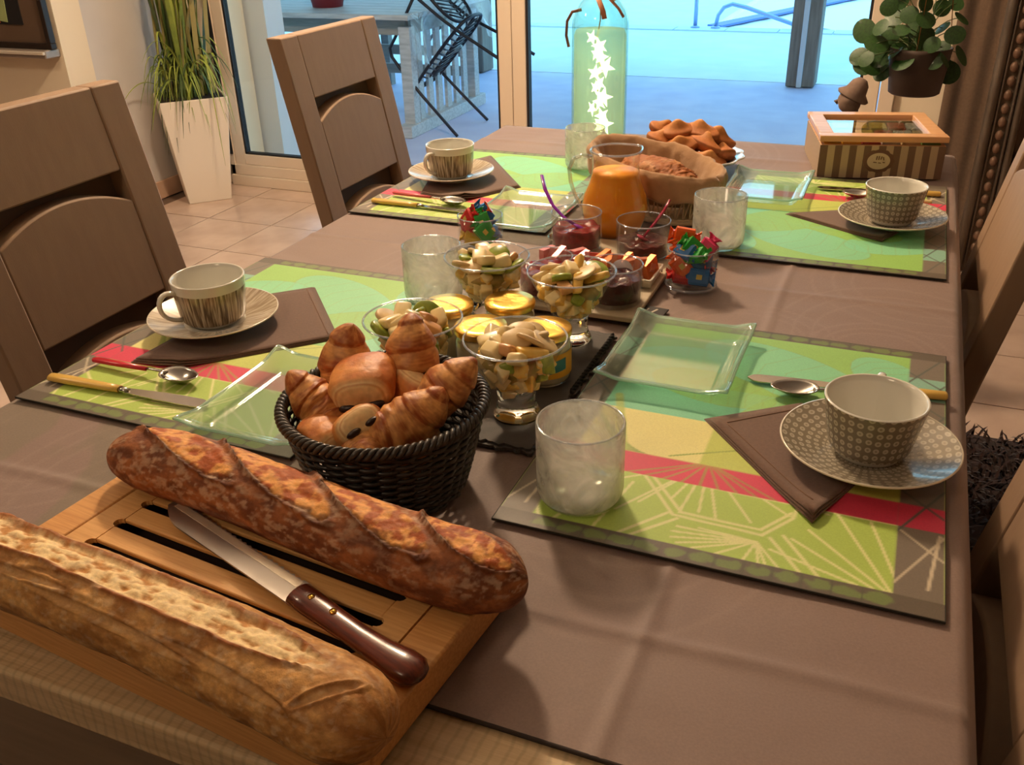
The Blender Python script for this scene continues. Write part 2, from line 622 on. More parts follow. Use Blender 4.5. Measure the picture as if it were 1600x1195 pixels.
# posts
m_post = M('post_wood', S(112, 106, 100), 0.8, col2=S(132, 126, 118), nscale=8, stretch=(6, 6, 0.6), bump=0.3)
def post(x, label):
    t = thing('terrace_post', label, 'post', (x, 6.92, -0.77))
    G().box((0, 0, 1.23), (0.19, 0.20, 2.45)).build('post_shaft', m_post, t, smooth_=False, bevel=0.008)
    G().box((-0.005, -0.108, 1.23), (0.035, 0.016, 2.45)).build('cover_strip', M('post_strip', S(190, 200, 210), 0.6), t, smooth_=False, bevel=0.003)
post(-3.195, 'square post of the terrace roof behind the tipped black chair')
post(-0.715, 'square post of the terrace roof with a pale strip, right of the bottle')
# white exterior pilaster beside the window
struct(G().box((-3.05, 3.93, 0.4), (0.34, 0.14, 2.33)).build('wall_outside_pier', M('outside_render', S(205, 212, 220), 0.9), smooth_=False))

# outdoor table
m_tw = M('weathered_table_wood', S(170, 170, 172), 0.6, col2=S(196, 196, 198), nscale=9, stretch=(1, 8, 8))
m_tr = M('table_rail_wood', S(142, 138, 132), 0.7, col2=S(158, 152, 146), nscale=9, stretch=(1, 8, 8))
ot = thing('garden_table', 'weathered wooden garden table on the terrace, seen through the glass', 'table', (-3.65, 5.25, -0.77))
for i in range(8):
    G().box((0, -0.46 + i * 0.131, 0.655), (2.12, 0.126, 0.028)).build('table_plank', m_tw, ot, smooth_=False, bevel=0.003)
for y in (-0.42, 0.42):
    G().box((0, y, 0.595), (1.98, 0.03, 0.085)).build('apron', m_tr, ot, smooth_=False)
for x in (-0.97, 0.99):
    G().box((x, 0, 0.595), (0.03, 0.84, 0.085)).build('apron', m_tr, ot, smooth_=False)
    for y in (-0.42, 0.42):
        G().box((x, y, 0.32), (0.07, 0.07, 0.56)).build('leg', m_tw, ot, smooth_=False, bevel=0.004)
    G().box((x, 0, 0.035), (0.09, 1.05, 0.07)).build('foot_rail', m_tw, ot, smooth_=False, bevel=0.004)
    for i in range(6):
        G().box((x, -0.30 + i * 0.12, 0.31), (0.02, 0.06, 0.5)).build('side_slat', m_tw, ot, smooth_=False, bevel=0.002)
for z in (0.22, 0.34):
    G().box((0, 0.42, z), (1.9, 0.025, 0.06)).build('stretcher', m_tr, ot, smooth_=False)
# clear cover hanging over the end of the table
rng = np.random.RandomState(5)
u = np.linspace(0, 1, 50); v = np.linspace(0, 1, 24)
U, V = np.meshgrid(u, v, indexing='ij')
Xc = 1.075 + 0.05 * V * np.sin(U * 19) + 0.10 * V * (U > .4) * U
Yc = -0.52 + 1.04 * U
Zc = 0.672 - 0.30 * V * (0.75 + 0.25 * np.sin(U * 7)) 
cv = obj('table_cover', grid_mesh('table_cover', Xc, Yc, Zc), glass_thin('clear_plastic', (0.93, 0.95, 0.97, 1), milk=0.22, milk_col=(0.8, 0.85, 0.9, 1), gloss=0.08, rough=0.12), ot)
rp_ = tag(G().lathe([(0, 0), (0.09, 0), (0.12, 0.14), (0.13, 0.15), (0.12, 0.15), (0.09, 0.02), (0, 0.02)], 28).build('planter_bowl', M('red_glaze', S(150, 50, 60), 0.4)), 'dark red pot standing on the garden table outside', 'pot')
rp_.location = (-3.30, 5.05, -0.1005)
# bench glimpsed at far left under the outdoor table
b = thing('garden_bench', 'low wooden garden bench behind the garden table, far left outside', 'bench', (-4.3, 6.1, -0.77))
for i in range(3):
    G().box((0, -0.13 + 0.13 * i, 0.42), (1.7, 0.11, 0.025)).build('seat_plank', m_tw, b, smooth_=False)
for x in (-0.7, 0.7):
    for y in (-0.13, 0.13):
        G().box((x, y, 0.205), (0.06, 0.06, 0.41)).build('leg', m_tr, b, smooth_=False)

# tipped black metal chair with woven seat, leaning on the garden table
m_blk = M('black_metal', S(34, 34, 46), 0.45, 0.2)
tch = thing('garden_chair', 'black metal garden chair with laced seat tipped against the garden table', 'chair', (-2.40, 5.05, -0.77))
def pl(pts, y):
    return [(x + 2.40, y - 5.05, z + 0.77) for x, z in pts]
near = [(-2.376, -0.762), (-2.587, -0.546), (-2.719, -0.399), (-2.768, -0.335), (-2.775, -0.29), (-2.74, -0.24), (-2.66, -0.117), (-2.60, -0.02)]
far = [(-2.38, -0.762), (-2.554, -0.607), (-2.678, -0.491), (-2.755, -0.41), (-2.772, -0.352), (-2.735, -0.288), (-2.66, -0.221), (-2.60, -0.12)]
for nm, pts, y in (('front_leg', near, 4.83), ('front_leg', far, 5.27)):
    G().tube(pl(pts, y), 0.0095).build(nm, m_blk, tch)
for pts, y in (([(-2.70, 0.10), (-2.566, -0.033), (-2.435, -0.129), (-2.323, -0.199), (-2.099, -0.325), (-2.02, -0.37)], 4.83), ([(-2.75, 0.03), (-2.608, -0.078), (-2.467, -0.174), (-2.285, -0.255), (-2.065, -0.366)], 5.27)):
    G().tube(pl(pts, y), 0.0095).build('rear_leg', m_blk, tch)
def hoop(A, B, y0, y1, name, n=15):
    ax, az = A; bx, bz = B
    L = math.hypot(bx - ax, bz - az)
    P = []
    for k in range(40):
        a = 2 * PI * k / 40
        c, s = math.cos(a), math.sin(a)
        e = 0.6
        s_ = (0.5 + 0.5 * math.copysign(abs(c) ** e, c))
        yy = (y0 + y1) / 2 + (y1 - y0) / 2 * math.copysign(abs(s) ** e, s)
        P.append((ax + (bx - ax) * s_ + 2.40, yy - 5.05, az + (bz - az) * s_ + 0.77))
    G().tube(P, 0.010, closed=True).build(name + '_hoop', m_blk, tch)
    cy = (y0 + y1) / 2
    G().tube([(ax + 2.40, cy - 5.05, az + 0.77), (bx + 2.40, cy - 5.05, bz + 0.77)], 0.006, 6).build(name + '_spine', m_blk, tch)
    for k in range(n):
        f = (k + 0.6) / n
        for sgn in (-1, 1):
            w = (y1 - y0) / 2 * (1 - abs(2 * f - 1) ** 4) * 0.97
            f2 = min(1, f + 0.09)
            w2 = (y1 - y0) / 2 * (1 - abs(2 * f2 - 1) ** 4) * 0.97
            p0 = (ax + (bx - ax) * f + 2.40, cy - 5.05, az + (bz - az) * f + 0.77)
            p1 = (ax + (bx - ax) * f2 + 2.40, cy - 5.05 + sgn * w2, az + (bz - az) * f2 + 0.77)
            G().tube([p0, p1], 0.0055, 5).build(name + '_lace', m_blk, tch)
hoop((-2.70, -0.535), (-2.335, -0.130), 4.90, 5.22, 'seat')
hoop((-2.40, -0.16), (-2.70, 0.16), 4.88, 5.22, 'backrest')

# ------------------------------------------------------------------ far left wall: mantel shelf and framed picture
m_shelf = M('mantel_metal', S(150, 138, 128), 0.35, 0.3)
sh = thing('mantel_shelf', 'grey shelf on the cream wall under the dark framed picture', 'shelf', (-3.72, 2.86, -0.045))
G().box((0, 0, 0.0), (1.08, 0.075, 0.032)).build('shelf_board', m_shelf, sh, smooth_=False, bevel=0.004)
G().box((0, -0.043, 0.006), (1.08, 0.012, 0.012)).build('front_lip', M('shelf_edge', S(200, 190, 175), 0.3), sh, smooth_=False, bevel=0.002)
pf = thing('picture_frame', 'dark framed collage picture standing on the grey shelf, upper left corner', 'picture', (-3.66, 2.865, -0.029))
m_pf = M('picture_frame_dark', S(36, 26, 22), 0.4)
W_, H_ = 0.98, 0.80
g = G()
g.box((0, 0, 0.012), (W_, 0.028, 0.022)); g.box((0, 0, H_ - 0.012), (W_, 0.028, 0.022))
g.box((-W_ / 2 + 0.011, 0, H_ / 2), (0.022, 0.028, H_ - 0.045)); g.box((W_ / 2 - 0.011, 0, H_ / 2), (0.022, 0.028, H_ - 0.045))
g.build('frame', m_pf, pf, smooth_=False, bevel=0.002)
G().box((0, 0.003, H_ / 2), (W_ - 0.04, 0.012, H_ - 0.04)).build('mount_board', M('mount_brown', S(92, 72, 56), 0.8), pf, smooth_=False)
G().box((-0.03, -0.0045, 0.42), (0.78, 0.003, 0.66)).build('print', M('print_black', S(24, 24, 28), 0.6), pf, smooth_=False)
for (x, z, w, h, c, r) in [(0.27, 0.20, 0.045, 0.20, (150, 165, 110), 0.12), (0.225, 0.22, 0.05, 0.13, (225, 90, 130), 0), (0.165, 0.19, 0.06, 0.16, (215, 70, 100), 0.1), (0.19, 0.115, 0.10, 0.04, (170, 80, 50), 0), (0.20, 0.30, 0.07, 0.05, (120, 160, 150), 0.3), (0.05, 0.2, 0.1, 0.2, (90, 120, 160), 0)]:
    G().box((x, -0.0075, z), (w, 0.003, h), rot=(0, r, 0)).build('collage_piece', M('collage_%d' % c[0], S(*c), 0.7), pf, smooth_=False)

# ------------------------------------------------------------------ curtain and ornate mirror at right
m_cur = M('taupe_curtain', S(96, 76, 60), 0.95, col2=S(104, 83, 66), nscale=120, bump=0.2, bscale=400, sheen=0.3)
n = 160
x = np.linspace(0.105, 0.30, n)
z = np.linspace(-0.735, 1.62, 12)
Xg, Zg = np.meshgrid(x, z, indexing='ij')
Yg = 3.535 + 0.006 * np.sin(Xg * 90) + 0.004 * np.sin(Xg * 47 + Zg)
cu = obj('curtain', grid_mesh('curtain', Xg, Yg, Zg), m_cur, solid=0.004)
tag(cu, 'dark taupe curtain hanging at the right side of the french window', 'curtain')
rod = tag(G().tube([(-0.30, 3.535, 1.66), (1.2, 3.535, 1.66)], 0.014, 12).build('curtain_rod', M('rod_steel', S(150, 145, 140), 0.3, 0.9)), 'metal curtain rod above the french window', 'rod')
m_silver = M('aged_silver_wood', S(122, 110, 98), 0.45, 0.15, col2=S(92, 80, 68), nscale=30, stretch=(1, 1, 0.2))
m_bead = M('bead_bronze', S(112, 84, 66), 0.5, 0.1)
mir = thing('mirror', 'tall ornate mirror with silvered moulding and a row of bronze beads, beside the curtain', 'mirror', (0.235, 3.44, FZ))
HM = 2.15
WM = 0.85
def molding(x, w, d):
    G().tube([(x, 0, 0.02), (x, 0, HM)], w / 2, 12, flat=d / w * 1.0, up=(0, 1, 0)).build('moulding', m_silver, mir)
for s, off in ((1, 0.0), (-1, WM)):
    for (xx, w, d) in ((0.016, 0.032, 0.05), (0.036, 0.010, 0.03), (0.078, 0.012, 0.032), (0.096, 0.022, 0.04)):
        molding(off + s * xx, w, d)
    G().box((off + s * 0.055, 0.008, HM / 2), (0.11, 0.014, HM)).build('frame_back', M('mirror_wood', S(110, 90, 72), 0.6), mir, smooth_=False)
bead = G().ball((0, 0, 0), (0.0125, 0.011, 0.017), 10, 6).mesh('bead')
bead.materials.append(m_bead)
for i in range(48):
    o = bpy.data.objects.new('bead', bead)
    COL.objects.link(o); o.parent = mir
    o.location = (0.057, -0.008, 0.05 + i * 0.043)
for z_ in (0.055, HM - 0.055):
    G().box((WM / 2, 0.0, z_), (WM - 0.2, 0.03, 0.11)).build('cross_moulding', m_silver, mir, smooth_=False, bevel=0.01)
G().box((WM / 2, 0.012, HM / 2), (WM - 0.2, 0.006, HM - 0.12)).build('mirror_glass', M('mirror_glass', S(120, 105, 95), 0.05, 1.0), mir, smooth_=False)

# ------------------------------------------------------------------ shag rug under the table
m_rug = M('shag_brown', S(34, 20, 18), 1.0, col2=S(52, 30, 26), nscale=90, sheen=0.2)
rug = thing('shag_rug', 'dark brown shag rug lying on the tiles under the dining table', 'rug', (-0.35, 1.0, FZ))
G().box((0, 0, 0.008), (1.74, 2.46, 0.012)).build('rug_backing', m_rug, rug, smooth_=False)
rr = np.random.RandomState(11)
g = G()
def tuft(x, y):
    a = rr.rand() * 6.28; t = rr.rand() * 0.018 + 0.004; h = 0.014 + rr.rand() * 0.014
    dx, dy = math.cos(a) * t, math.sin(a) * t
    w = 0.0032
    px, py = -math.sin(a) * w, math.cos(a) * w
    i = len(g.v)
    g.v += [(x - px, y - py, 0.012), (x + px, y + py, 0.012), (x + px + dx, y + py + dy, 0.012 + h * .7), (x - px + dx, y - py + dy, 0.012 + h * .7), (x + 2.2 * dx, y + 2.2 * dy, 0.012 + h)]
    g.f += [(i, i + 1, i + 2, i + 3), (i + 3, i + 2, i + 4)]
    g.uv += [(0, 0)] * 5
for k in range(26000):
    x_, y_ = rr.rand() * 1.76 - 0.88, rr.rand() * 2.48 - 1.24
    if -0.55 < x_ < 0.35 and rr.rand() < 0.5:
        continue
    tuft(x_, y_)
pile = g.build('rug_pile', m_rug, rug)
pile['kind'] = 'stuff'
# ================================================================== TABLE
m_tab = M('table_top_wood', S(196, 168, 128), 0.5, col2=S(216, 190, 150), nscale=14, stretch=(0.8, 14, 14), bump=0.25, bscale=40)
# cross grain marks on the wood are part of the top: fine grid relief
nt = m_tab.node_tree
wv = nt.nodes.new('ShaderNodeTexWave'); wv.bands_direction = 'X'; wv.inputs['Scale'].default_value = 34; wv.inputs['Distortion'].default_value = 3.5; wv.inputs['Detail'].default_value = 3
tcx = nt.nodes.new('ShaderNodeTexCoord'); nt.links.new(tcx.outputs['Object'], wv.inputs[0])
mxc = nt.nodes.new('ShaderNodeMix'); mxc.data_type = 'RGBA'; mxc.blend_type = 'MULTIPLY'
mrx = nt.nodes.new('ShaderNodeMapRange'); mrx.inputs[1].default_value = 0.0; mrx.inputs[2].default_value = 0.35; mrx.inputs[3].default_value = 0.82; mrx.inputs[4].default_value = 1.0
nt.links.new(wv.outputs['Fac'], mrx.inputs[0])
src = nt.nodes['Principled BSDF'].inputs['Base Color'].links[0].from_socket
mxc.inputs[0].default_value = 1.0
nt.links.new(src, mxc.inputs[6]); nt.links.new(mrx.outputs[0], mxc.inputs[7])
nt.links.new(mxc.outputs[2], nt.nodes['Principled BSDF'].inputs['Base Color'])
m_apr = M('table_apron_wood', S(128, 108, 88), 0.55, col2=S(140, 118, 96), nscale=10, stretch=(1, 10, 10))
X0, X1, Y0, Y1 = -0.868, 0.098, 0.308, 2.02
tb = thing('dining_table', 'long oak dining table, its bare near edge in front of the bread board', 'table', ((X0 + X1) / 2, (Y0 + Y1) / 2, FZ - 0.0085))
hx, hy = (X1 - X0) / 2, (Y1 - Y0) / 2
G().box((0, 0, 0.7325), (2 * hx, 2 * hy, 0.035)).build('table_top', m_tab, tb, smooth_=False, bevel=0.004)
g = G()
for s in (-1, 1):
    g.box((0, s * (hy - 0.022), 0.664), (2 * hx - 0.03, 0.03, 0.101)); g.box((s * (hx - 0.028), 0, 0.664), (0.03, 2 * hy - 0.08, 0.101))
g.build('apron', m_apr, tb, smooth_=False, bevel=0.003)
for sx_ in (-1, 1):
    for sy_ in (-1, 1):
        G().box((sx_ * (hx - 0.08), sy_ * (hy - 0.08), 0.3263), (0.08, 0.08, 0.6074)).build('leg', m_apr, tb, smooth_=False, bevel=0.006)

# tablecloth: one sheet with press folds, soft wrinkles and a small drop on three sides
m_cloth = M('taupe_cloth', (0.3, 0.25, 0.22, 1), 0.62, attr=True, nscale=500, ndetail=2, attr_noise=0.07, bump=0.12, bscale=900, bdist=0.0006, sheen=0.15)
def cloth_axis(a, b, n, dropa, dropb):
    c = np.linspace(a, b, n)
    return c
xs = np.concatenate([[-0.876, -0.874, -0.870], np.linspace(-0.866, 0.096, 300), [0.101, 0.106, 0.111, 0.113]])
zx = np.concatenate([[-0.022, -0.010, -0.002], np.zeros(300), [-0.003, -0.012, -0.030, -0.055]])
ys = np.concatenate([np.linspace(0.388, 2.012, 420), [2.024, 2.028, 2.03]])
zy = np.concatenate([np.zeros(420), [-0.001, -0.010, -0.016]])
X, Y = np.meshgrid(xs, ys, indexing='ij')
Z0 = np.minimum(zx[:, None], zy[None, :])
Q = np.stack([X * 9, Y * 9, X * 0], -1)
w = fbm(Q, 4) - 0.5
rg = lambda d, s: np.exp(-(d / s) ** 2)
wob = 0.010 * (vnoise(np.stack([X * 6, Y * 6, X * 0 + 4], -1)) - 0.5)
ridge = 0.0022 * rg(Y - 0.505 + wob, 0.006) + 0.0016 * rg(Y - 1.20 + wob, 0.007) + 0.0018 * rg(X + 0.117 + 0.2 * wob, 0.006) + 0.0012 * rg(X + 0.62 + wob, 0.01)
ridge += 0.0012 * rg(Y - 1.88 + wob, 0.012)
warp = 0.09 * np.stack([fbm(Q * .5 + 3, 3), fbm(Q * .5 + 9, 3), Q[..., 0] * 0], -1)
soft = 0.0035 * (fbm(np.stack([X * 7 + warp[..., 0] * 20, Y * 16, X * 0 + 2], -1), 3) - 0.5)
edge = smooth(0, 0.012, Y - 0.388)
Z = -0.0055 + Z0 + (ridge + np.maximum(soft, -0.0012)) * (Z0 == 0)
# tone-on-tone damask arcs
arc = np.zeros_like(X)
rr = np.random.RandomState(4)
for k in range(26):
    cx, cy, R = rr.uniform(-0.8, 0.1), rr.uniform(0.4, 2.0), rr.uniform(0.04, 0.16)
    d = np.hypot(X - cx, (Y - cy) * rr.uniform(0.6, 1.2))
    for q in (1.0, 0.82, 0.66):
        arc = np.maximum(arc, rg(d - R * q, 0.0022) * 0.8)
base = np.array(S(130, 108, 100)[:3])
hi = np.array(S(150, 128, 118)[:3])
leafm = smooth(0.52, 0.6, fbm(np.stack([X * 5 + 3, Y * 5, X * 0 + 8], -1), 3))[..., None] * 0.25
olive = np.array(S(112, 104, 84)[:3])
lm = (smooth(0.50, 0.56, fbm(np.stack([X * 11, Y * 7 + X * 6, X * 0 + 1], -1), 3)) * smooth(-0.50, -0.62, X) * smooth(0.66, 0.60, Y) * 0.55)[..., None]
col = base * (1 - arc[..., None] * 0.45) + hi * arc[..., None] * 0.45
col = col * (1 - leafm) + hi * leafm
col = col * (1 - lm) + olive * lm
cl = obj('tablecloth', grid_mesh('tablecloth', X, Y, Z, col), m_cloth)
tag(cl, 'taupe tablecloth with faint leaf damask and press folds covering the dining table', 'tablecloth')
G().tube([(xx, 0.3875, -0.0052) for xx in np.linspace(-0.872, 0.104, 30)], 0.0016, 6).build('hem', M('hem_dark', S(52, 42, 38), 0.9), cl)

# ------------------------------------------------------------------ placemats
LU, LV = 0.462, 0.362
nu, nv = 310, 244
u = np.linspace(0, LU, nu); v = np.linspace(0, LV, nv)
U, V = np.meshgrid(u, v, indexing='ij')
C = np.zeros((nu, nv, 3))
def c3(*c): return np.array(S(*c)[:3])
def put(mask, c):
    global C
    mask = np.clip(mask, 0, 1)[..., None]
    C = C * (1 - mask) + np.array(c) * mask
def seg(p, q, w=0.0011):
    p, q = np.array(p), np.array(q)
    d = q - p
    t = np.clip(((U - p[0]) * d[0] + (V - p[1]) * d[1]) / max(d @ d, 1e-9), 0, 1)
    dist = np.hypot(U - p[0] - t * d[0], V - p[1] - t * d[1])
    return smooth(w * 1.8, w * 0.7, dist)
def band(a, b): return smooth(a - 0.0006, a + 0.0006, U) * smooth(b + 0.0006, b - 0.0006, U)
def vb(a, b): return smooth(a - 0.0006, a + 0.0006, V) * smooth(b + 0.0006, b - 0.0006, V)
LIME, RED, CREAM, MINT, GREEN, BROWN = c3(176, 204, 96), c3(214, 62, 92), c3(232, 226, 150), c3(132, 208, 168), c3(150, 200, 104), c3(98, 88, 76)
OL = c3(150, 170, 80)
n1 = fbm(np.stack([U * 14, V * 14, U * 0], -1), 4)
n2 = fbm(np.stack([U * 160, V * 120, U * 0], -1), 3)
put(U * 0 + 1, GREEN)
put(band(0.018, 0.110), LIME)
put(band(0.145, 0.225), c3(196, 208, 104))
put(band(0.145, 0.225) * smooth(0.150, 0.148, V), CREAM)
put(band(0.225, 0.300), MINT)
# big leaf shapes in the far half
for (cu_, cv_, a, b, th) in ((0.36, 0.20, 0.05, 0.11, 0.5), (0.34, 0.07, 0.045, 0.075, -0.4), (0.38, 0.31, 0.035, 0.06, 0.9), (0.27, 0.24, 0.05, 0.09, -0.7), (0.30, 0.13, 0.035, 0.07, 0.2)):
    du, dv = U - cu_, V - cv_
    x_ = du * math.cos(th) + dv * math.sin(th); y_ = -du * math.sin(th) + dv * math.cos(th)
    e = (x_ / a) ** 2 + (y_ / b) ** 2
    put(smooth(1.03, 0.97, e) * band(0.225, 0.443) * 0.75, MINT * 1.03 if cu_ > 0.3 else GREEN)
    put(rg(e - 1.0, 0.02) * band(0.225, 0.443) * 0.5, OL)
    for q in np.linspace(-0.8, 0.8, 7):
        put(rg(y_ - q * b - 0.35 * np.abs(x_), 0.0009) * smooth(1.0, 0.95, e) * band(0.225, 0.443) * 0.35, OL)
# leaf veins in the cream and lime zone
for q in np.linspace(0, 1, 14):
    put(seg((0.145 + 0.075 * 0.0, 0.10 - 0.03 * q), (0.150 + 0.09 * q, 0.01 + 0.06 * (1 - q)), 0.0007) * band(0.145, 0.236) * 0.7, OL)
    put(seg((0.150, 0.12), (0.150 + 0.08 * math.sin(q * 1.5), 0.12 + 0.16 * q * (0.4 + math.cos(q))), 0.0007) * band(0.145, 0.236) * 0.55, OL * 1.1)
put(seg((0.145, 0.075), (0.250, 0.040), 0.0035) * 0.8, c3(178, 196, 96))
# hex lines and ray bursts in the lime zone (doubled lines)
LCOL = c3(226, 228, 162)
hexl = [[(0.116, 0.079), (0.1185, 0.100), (0.0588, 0.1449), (0.0565, 0.2212), (0.0893, 0.2424), (0.112, 0.244)], [(0.116, 0.110), (0.0645, 0.1510), (0.0635, 0.2190), (0.0960, 0.2400)],
        [(0.0545, 0.1494), (0.0190, 0.118)], [(0.060, 0.140), (0.0190, 0.108)], [(0.0551, 0.228), (0.0190, 0.2560)], [(0.0617, 0.2381), (0.0190, 0.2700)],
        [(0.116, 0.018), (0.112, 0.060), (0.112, 0.080)], [(0.060, 0.0), (0.075, 0.030), (0.050, 0.062), (0.019, 0.050)]]
for pl_ in hexl:
    for a, b_ in zip(pl_[:-1], pl_[1:]):
        put(seg(a, b_, 0.0013) * band(0.018, 0.112), LCOL)
for e_ in ((0.044, 0.152), (0.036, 0.150), (0.028, 0.151), (0.022, 0.157), (0.0195, 0.170), (0.019, 0.190), (0.019, 0.212), (0.019, 0.224), (0.019, 0.2296), (0.019, 0.2392), (0.048, 0.170)):
    put(seg((0.046, 0.2184), e_, 0.0010) * band(0.018, 0.11), LCOL)
for e_ in ((0.050, 0.096), (0.067, 0.112), (0.0809, 0.1378), (0.064, 0.149), (0.070, 0.165), (0.0662, 0.1805), (0.071, 0.2093), (0.091, 0.2389), (0.105, 0.27), (0.085, 0.07), (0.100, 0.05)):
    put(seg((0.150, 0.1571), e_, 0.0010) * band(0.018, 0.110), LCOL)
for a, e_ in (((0.077, 0.2567), (0.0182, 0.321)), ((0.112, 0.2752), (0.0193, 0.3237)), ((0.1065, 0.3042), (0.0201, 0.332)), ((0.0396, 0.2304), (0.019, 0.2987)), ((0.060, 0.245), (0.019, 0.311)), ((0.100, 0.0), (0.019, 0.035)), ((0.095, 0.099), (0.019, 0.085))):
    put(seg(a, e_, 0.0011) * band(0.018, 0.110), LCOL)
put(seg((0.1105, 0.16), (0.1095, 0.325), 0.001), LCOL)
# red stripe with olive rays
put(band(0.110, 0.145), RED)
for q in np.linspace(-1.3, 1.3, 9):
    put(seg((0.150, 0.157), (0.100, 0.157 + 0.065 * q), 0.0009) * band(0.110, 0.145), c3(178, 140, 80))
# side strips
for a_, b_, s_ in ((0.0, 0.030, 1), (LV - 0.037, LV, 1)):
    mk = vb(a_, b_)
    put(mk, c3(122, 112, 100))
    put(mk * band(0.110, 0.145), RED)
    put(mk * band(0.225, 0.300) * (V > 0.1), c3(120, 160, 140))
    put(mk * band(0.345, 0.395), c3(136, 182, 162))
    for q in range(6):
        put(mk * seg((0.032 + q * 0.07, a_), (0.105 + 0.07 * q, b_), 0.0009), c3(196, 184, 160) if q == 0 else c3(92, 96, 88))
        put(mk * seg((0.107 + q * 0.06, a_), (0.07 + 0.06 * q, b_), 0.0009), c3(196, 184, 160) if q == 0 else c3(92, 96, 88))
    put(mk * seg((0.032, b_ - 0.012), (0.105, b_ - 0.004), 0.0011), c3(206, 194, 170))
# borders with a chain of green ovals
for a_, b_ in ((-0.01, 0.019), (0.443, LU + 0.01)):
    bd = band(a_, b_)
    put(bd, BROWN)
    mid = 0.0095 if a_ < 0 else 0.4525
    for q in range(13):
        cv_ = 0.045 + q * 0.0225
        e = ((U - mid) / 0.0062) ** 2 + ((V - cv_) / 0.011) ** 2
        put(smooth(1.25, 0.6, e + 2.2 * (n2 - 0.5)) * bd * 0.75, c3(118, 140, 76))
        put(seg((mid - 0.0085, cv_ - 0.0112), (mid + 0.0085, cv_ + 0.0112 - 0.0225), 0.0008) * bd * 0.7, c3(84, 84, 66))
C = C * (0.94 + 0.12 * n1[..., None])
m_mat = M('placemat_print', (0.5, 0.6, 0.3, 1), 0.5, attr=True, nscale=700, ndetail=1, attr_noise=0.05, bump=0.1, bscale=1200, bdist=0.0005)
m_under = M('placemat_edge', S(46, 42, 36), 0.8)
Zm = np.zeros_like(U) + 0.0022
matmesh = grid_mesh('placemat_print', V, U, Zm, C)
# keep normals up: axes swapped
matmesh.flip_normals()
def placemat(x, y, rz, label):
    t = thing('placemat', label, 'placemat', (x, y, -0.0025), rz)
    o = bpy.data.objects.new('printed_top', matmesh)
    if not matmesh.materials:
        matmesh.materials.append(m_mat)
    COL.objects.link(o); o.parent = t; o.location = (-LV / 2, -LU / 2, 0)
    G().box((0, 0, 0.0010), (LV + 0.0016, LU + 0.0016, 0.0022)).build('backing', m_under, t, smooth_=False)
    return t
placemat(-0.096, 0.823, 0, 'lime, red and mint printed placemat at the front right place setting')
placemat(-0.682, 0.843, 0, 'lime, red and mint printed placemat at the front left place setting, by the long baguette')
placemat(-0.682, 1.545, 0, 'lime, red and mint printed placemat at the back left place setting')
placemat(-0.096, 1.535, PI, 'printed placemat at the back right place setting, mint side toward the camera')
# ================================================================== CHINA, GLASS, CUTLERY
m_white = M('white_china', S(232, 230, 222), 0.12, coat=0.4)
m_in = M('cream_glaze_inside', S(226, 224, 214), 0.15, coat=0.4)
uvs = uv_pattern('striped_china', 'stripes', S(100, 84, 66), S(206, 194, 170), S(158, 140, 114))
uvs2 = uv_pattern('striped_saucer', 'stripes', S(160, 142, 118), S(208, 194, 170), S(186, 170, 146))
uvd = uv_pattern('dotted_china', 'dots', S(122, 113, 97), S(186, 178, 160), S(140, 131, 112))
uvd2 = uv_pattern('dotted_saucer', 'dots2', S(138, 128, 110), S(192, 183, 164), S(160, 149, 128))
m_rim = M('rim_line', S(225, 215, 195), 0.2)

def cup(style, label, x, y, z, hang, group=None):
    t = thing('cup', label, 'cup', (x, y, z), hang)
    straight = style == 'striped'
    rb, rt = (0.041, 0.0452) if straight else (0.0375, 0.0455)
    Hc = 0.0585 if straight else 0.056
    out = [(0.0, 0.003), (0.026, 0.003), (0.027, 0.0), (0.030, 0.0), (0.032, 0.004)]
    G().lathe(out + [(rb - 0.003, 0.006)], 48).build('foot', m_white, t)
    pr = [(rb - 0.003, 0.006)] + [(rb - 0.001 + (rt - rb + 0.001) * f ** 0.9, 0.009 + (Hc - 0.009) * f) for f in np.linspace(0, 0.76 if straight else 1, 10)]
    G().lathe(pr, 64).build('printed_wall', uvs if straight else uvd, t)
    if straight:
        G().lathe([(rb - 0.001 + (rt - rb + 0.001) * f ** 0.9, 0.009 + (Hc - 0.009) * f) for f in np.linspace(0.76, 1, 5)], 64).build('plain_band', m_white, t)
    ins = [(rt, Hc), (rt - 0.0010, Hc + 0.0012), (rt - 0.0026, Hc + 0.0005)] + [(rb - 0.004 + (rt - rb + 0.001) * f, 0.009 + (Hc - 0.009) * f) for f in np.linspace(1, 0, 10)][1:] + [(rb - 0.010, 0.006), (0.0, 0.005)]
    G().lathe(ins, 64).build('inside', m_in, t)
    hp = [(rt - 0.0008, 0, 0.049), (rt + 0.010, 0, 0.053), (rt + 0.019, 0, 0.048), (rt + 0.022, 0, 0.036), (rt + 0.018, 0, 0.024), (rt + 0.008, 0, 0.016), (rb + 0.0005, 0, 0.013)]
    cr = []
    for i in range(len(hp) - 1):
        for f in (0, 0.5):
            cr.append(tuple(Vector(hp[i]).lerp(Vector(hp[i + 1]), f)))
    cr.append(hp[-1])
    for _ in range(2):
        cr = [cr[0]] + [tuple((Vector(cr[i - 1]) + Vector(cr[i]) * 2 + Vector(cr[i + 1])) / 4) for i in range(1, len(cr) - 1)] + [cr[-1]]
    G().tube(cr, 0.0042, 10, flat=0.7).build('handle', m_white, t)
    return t
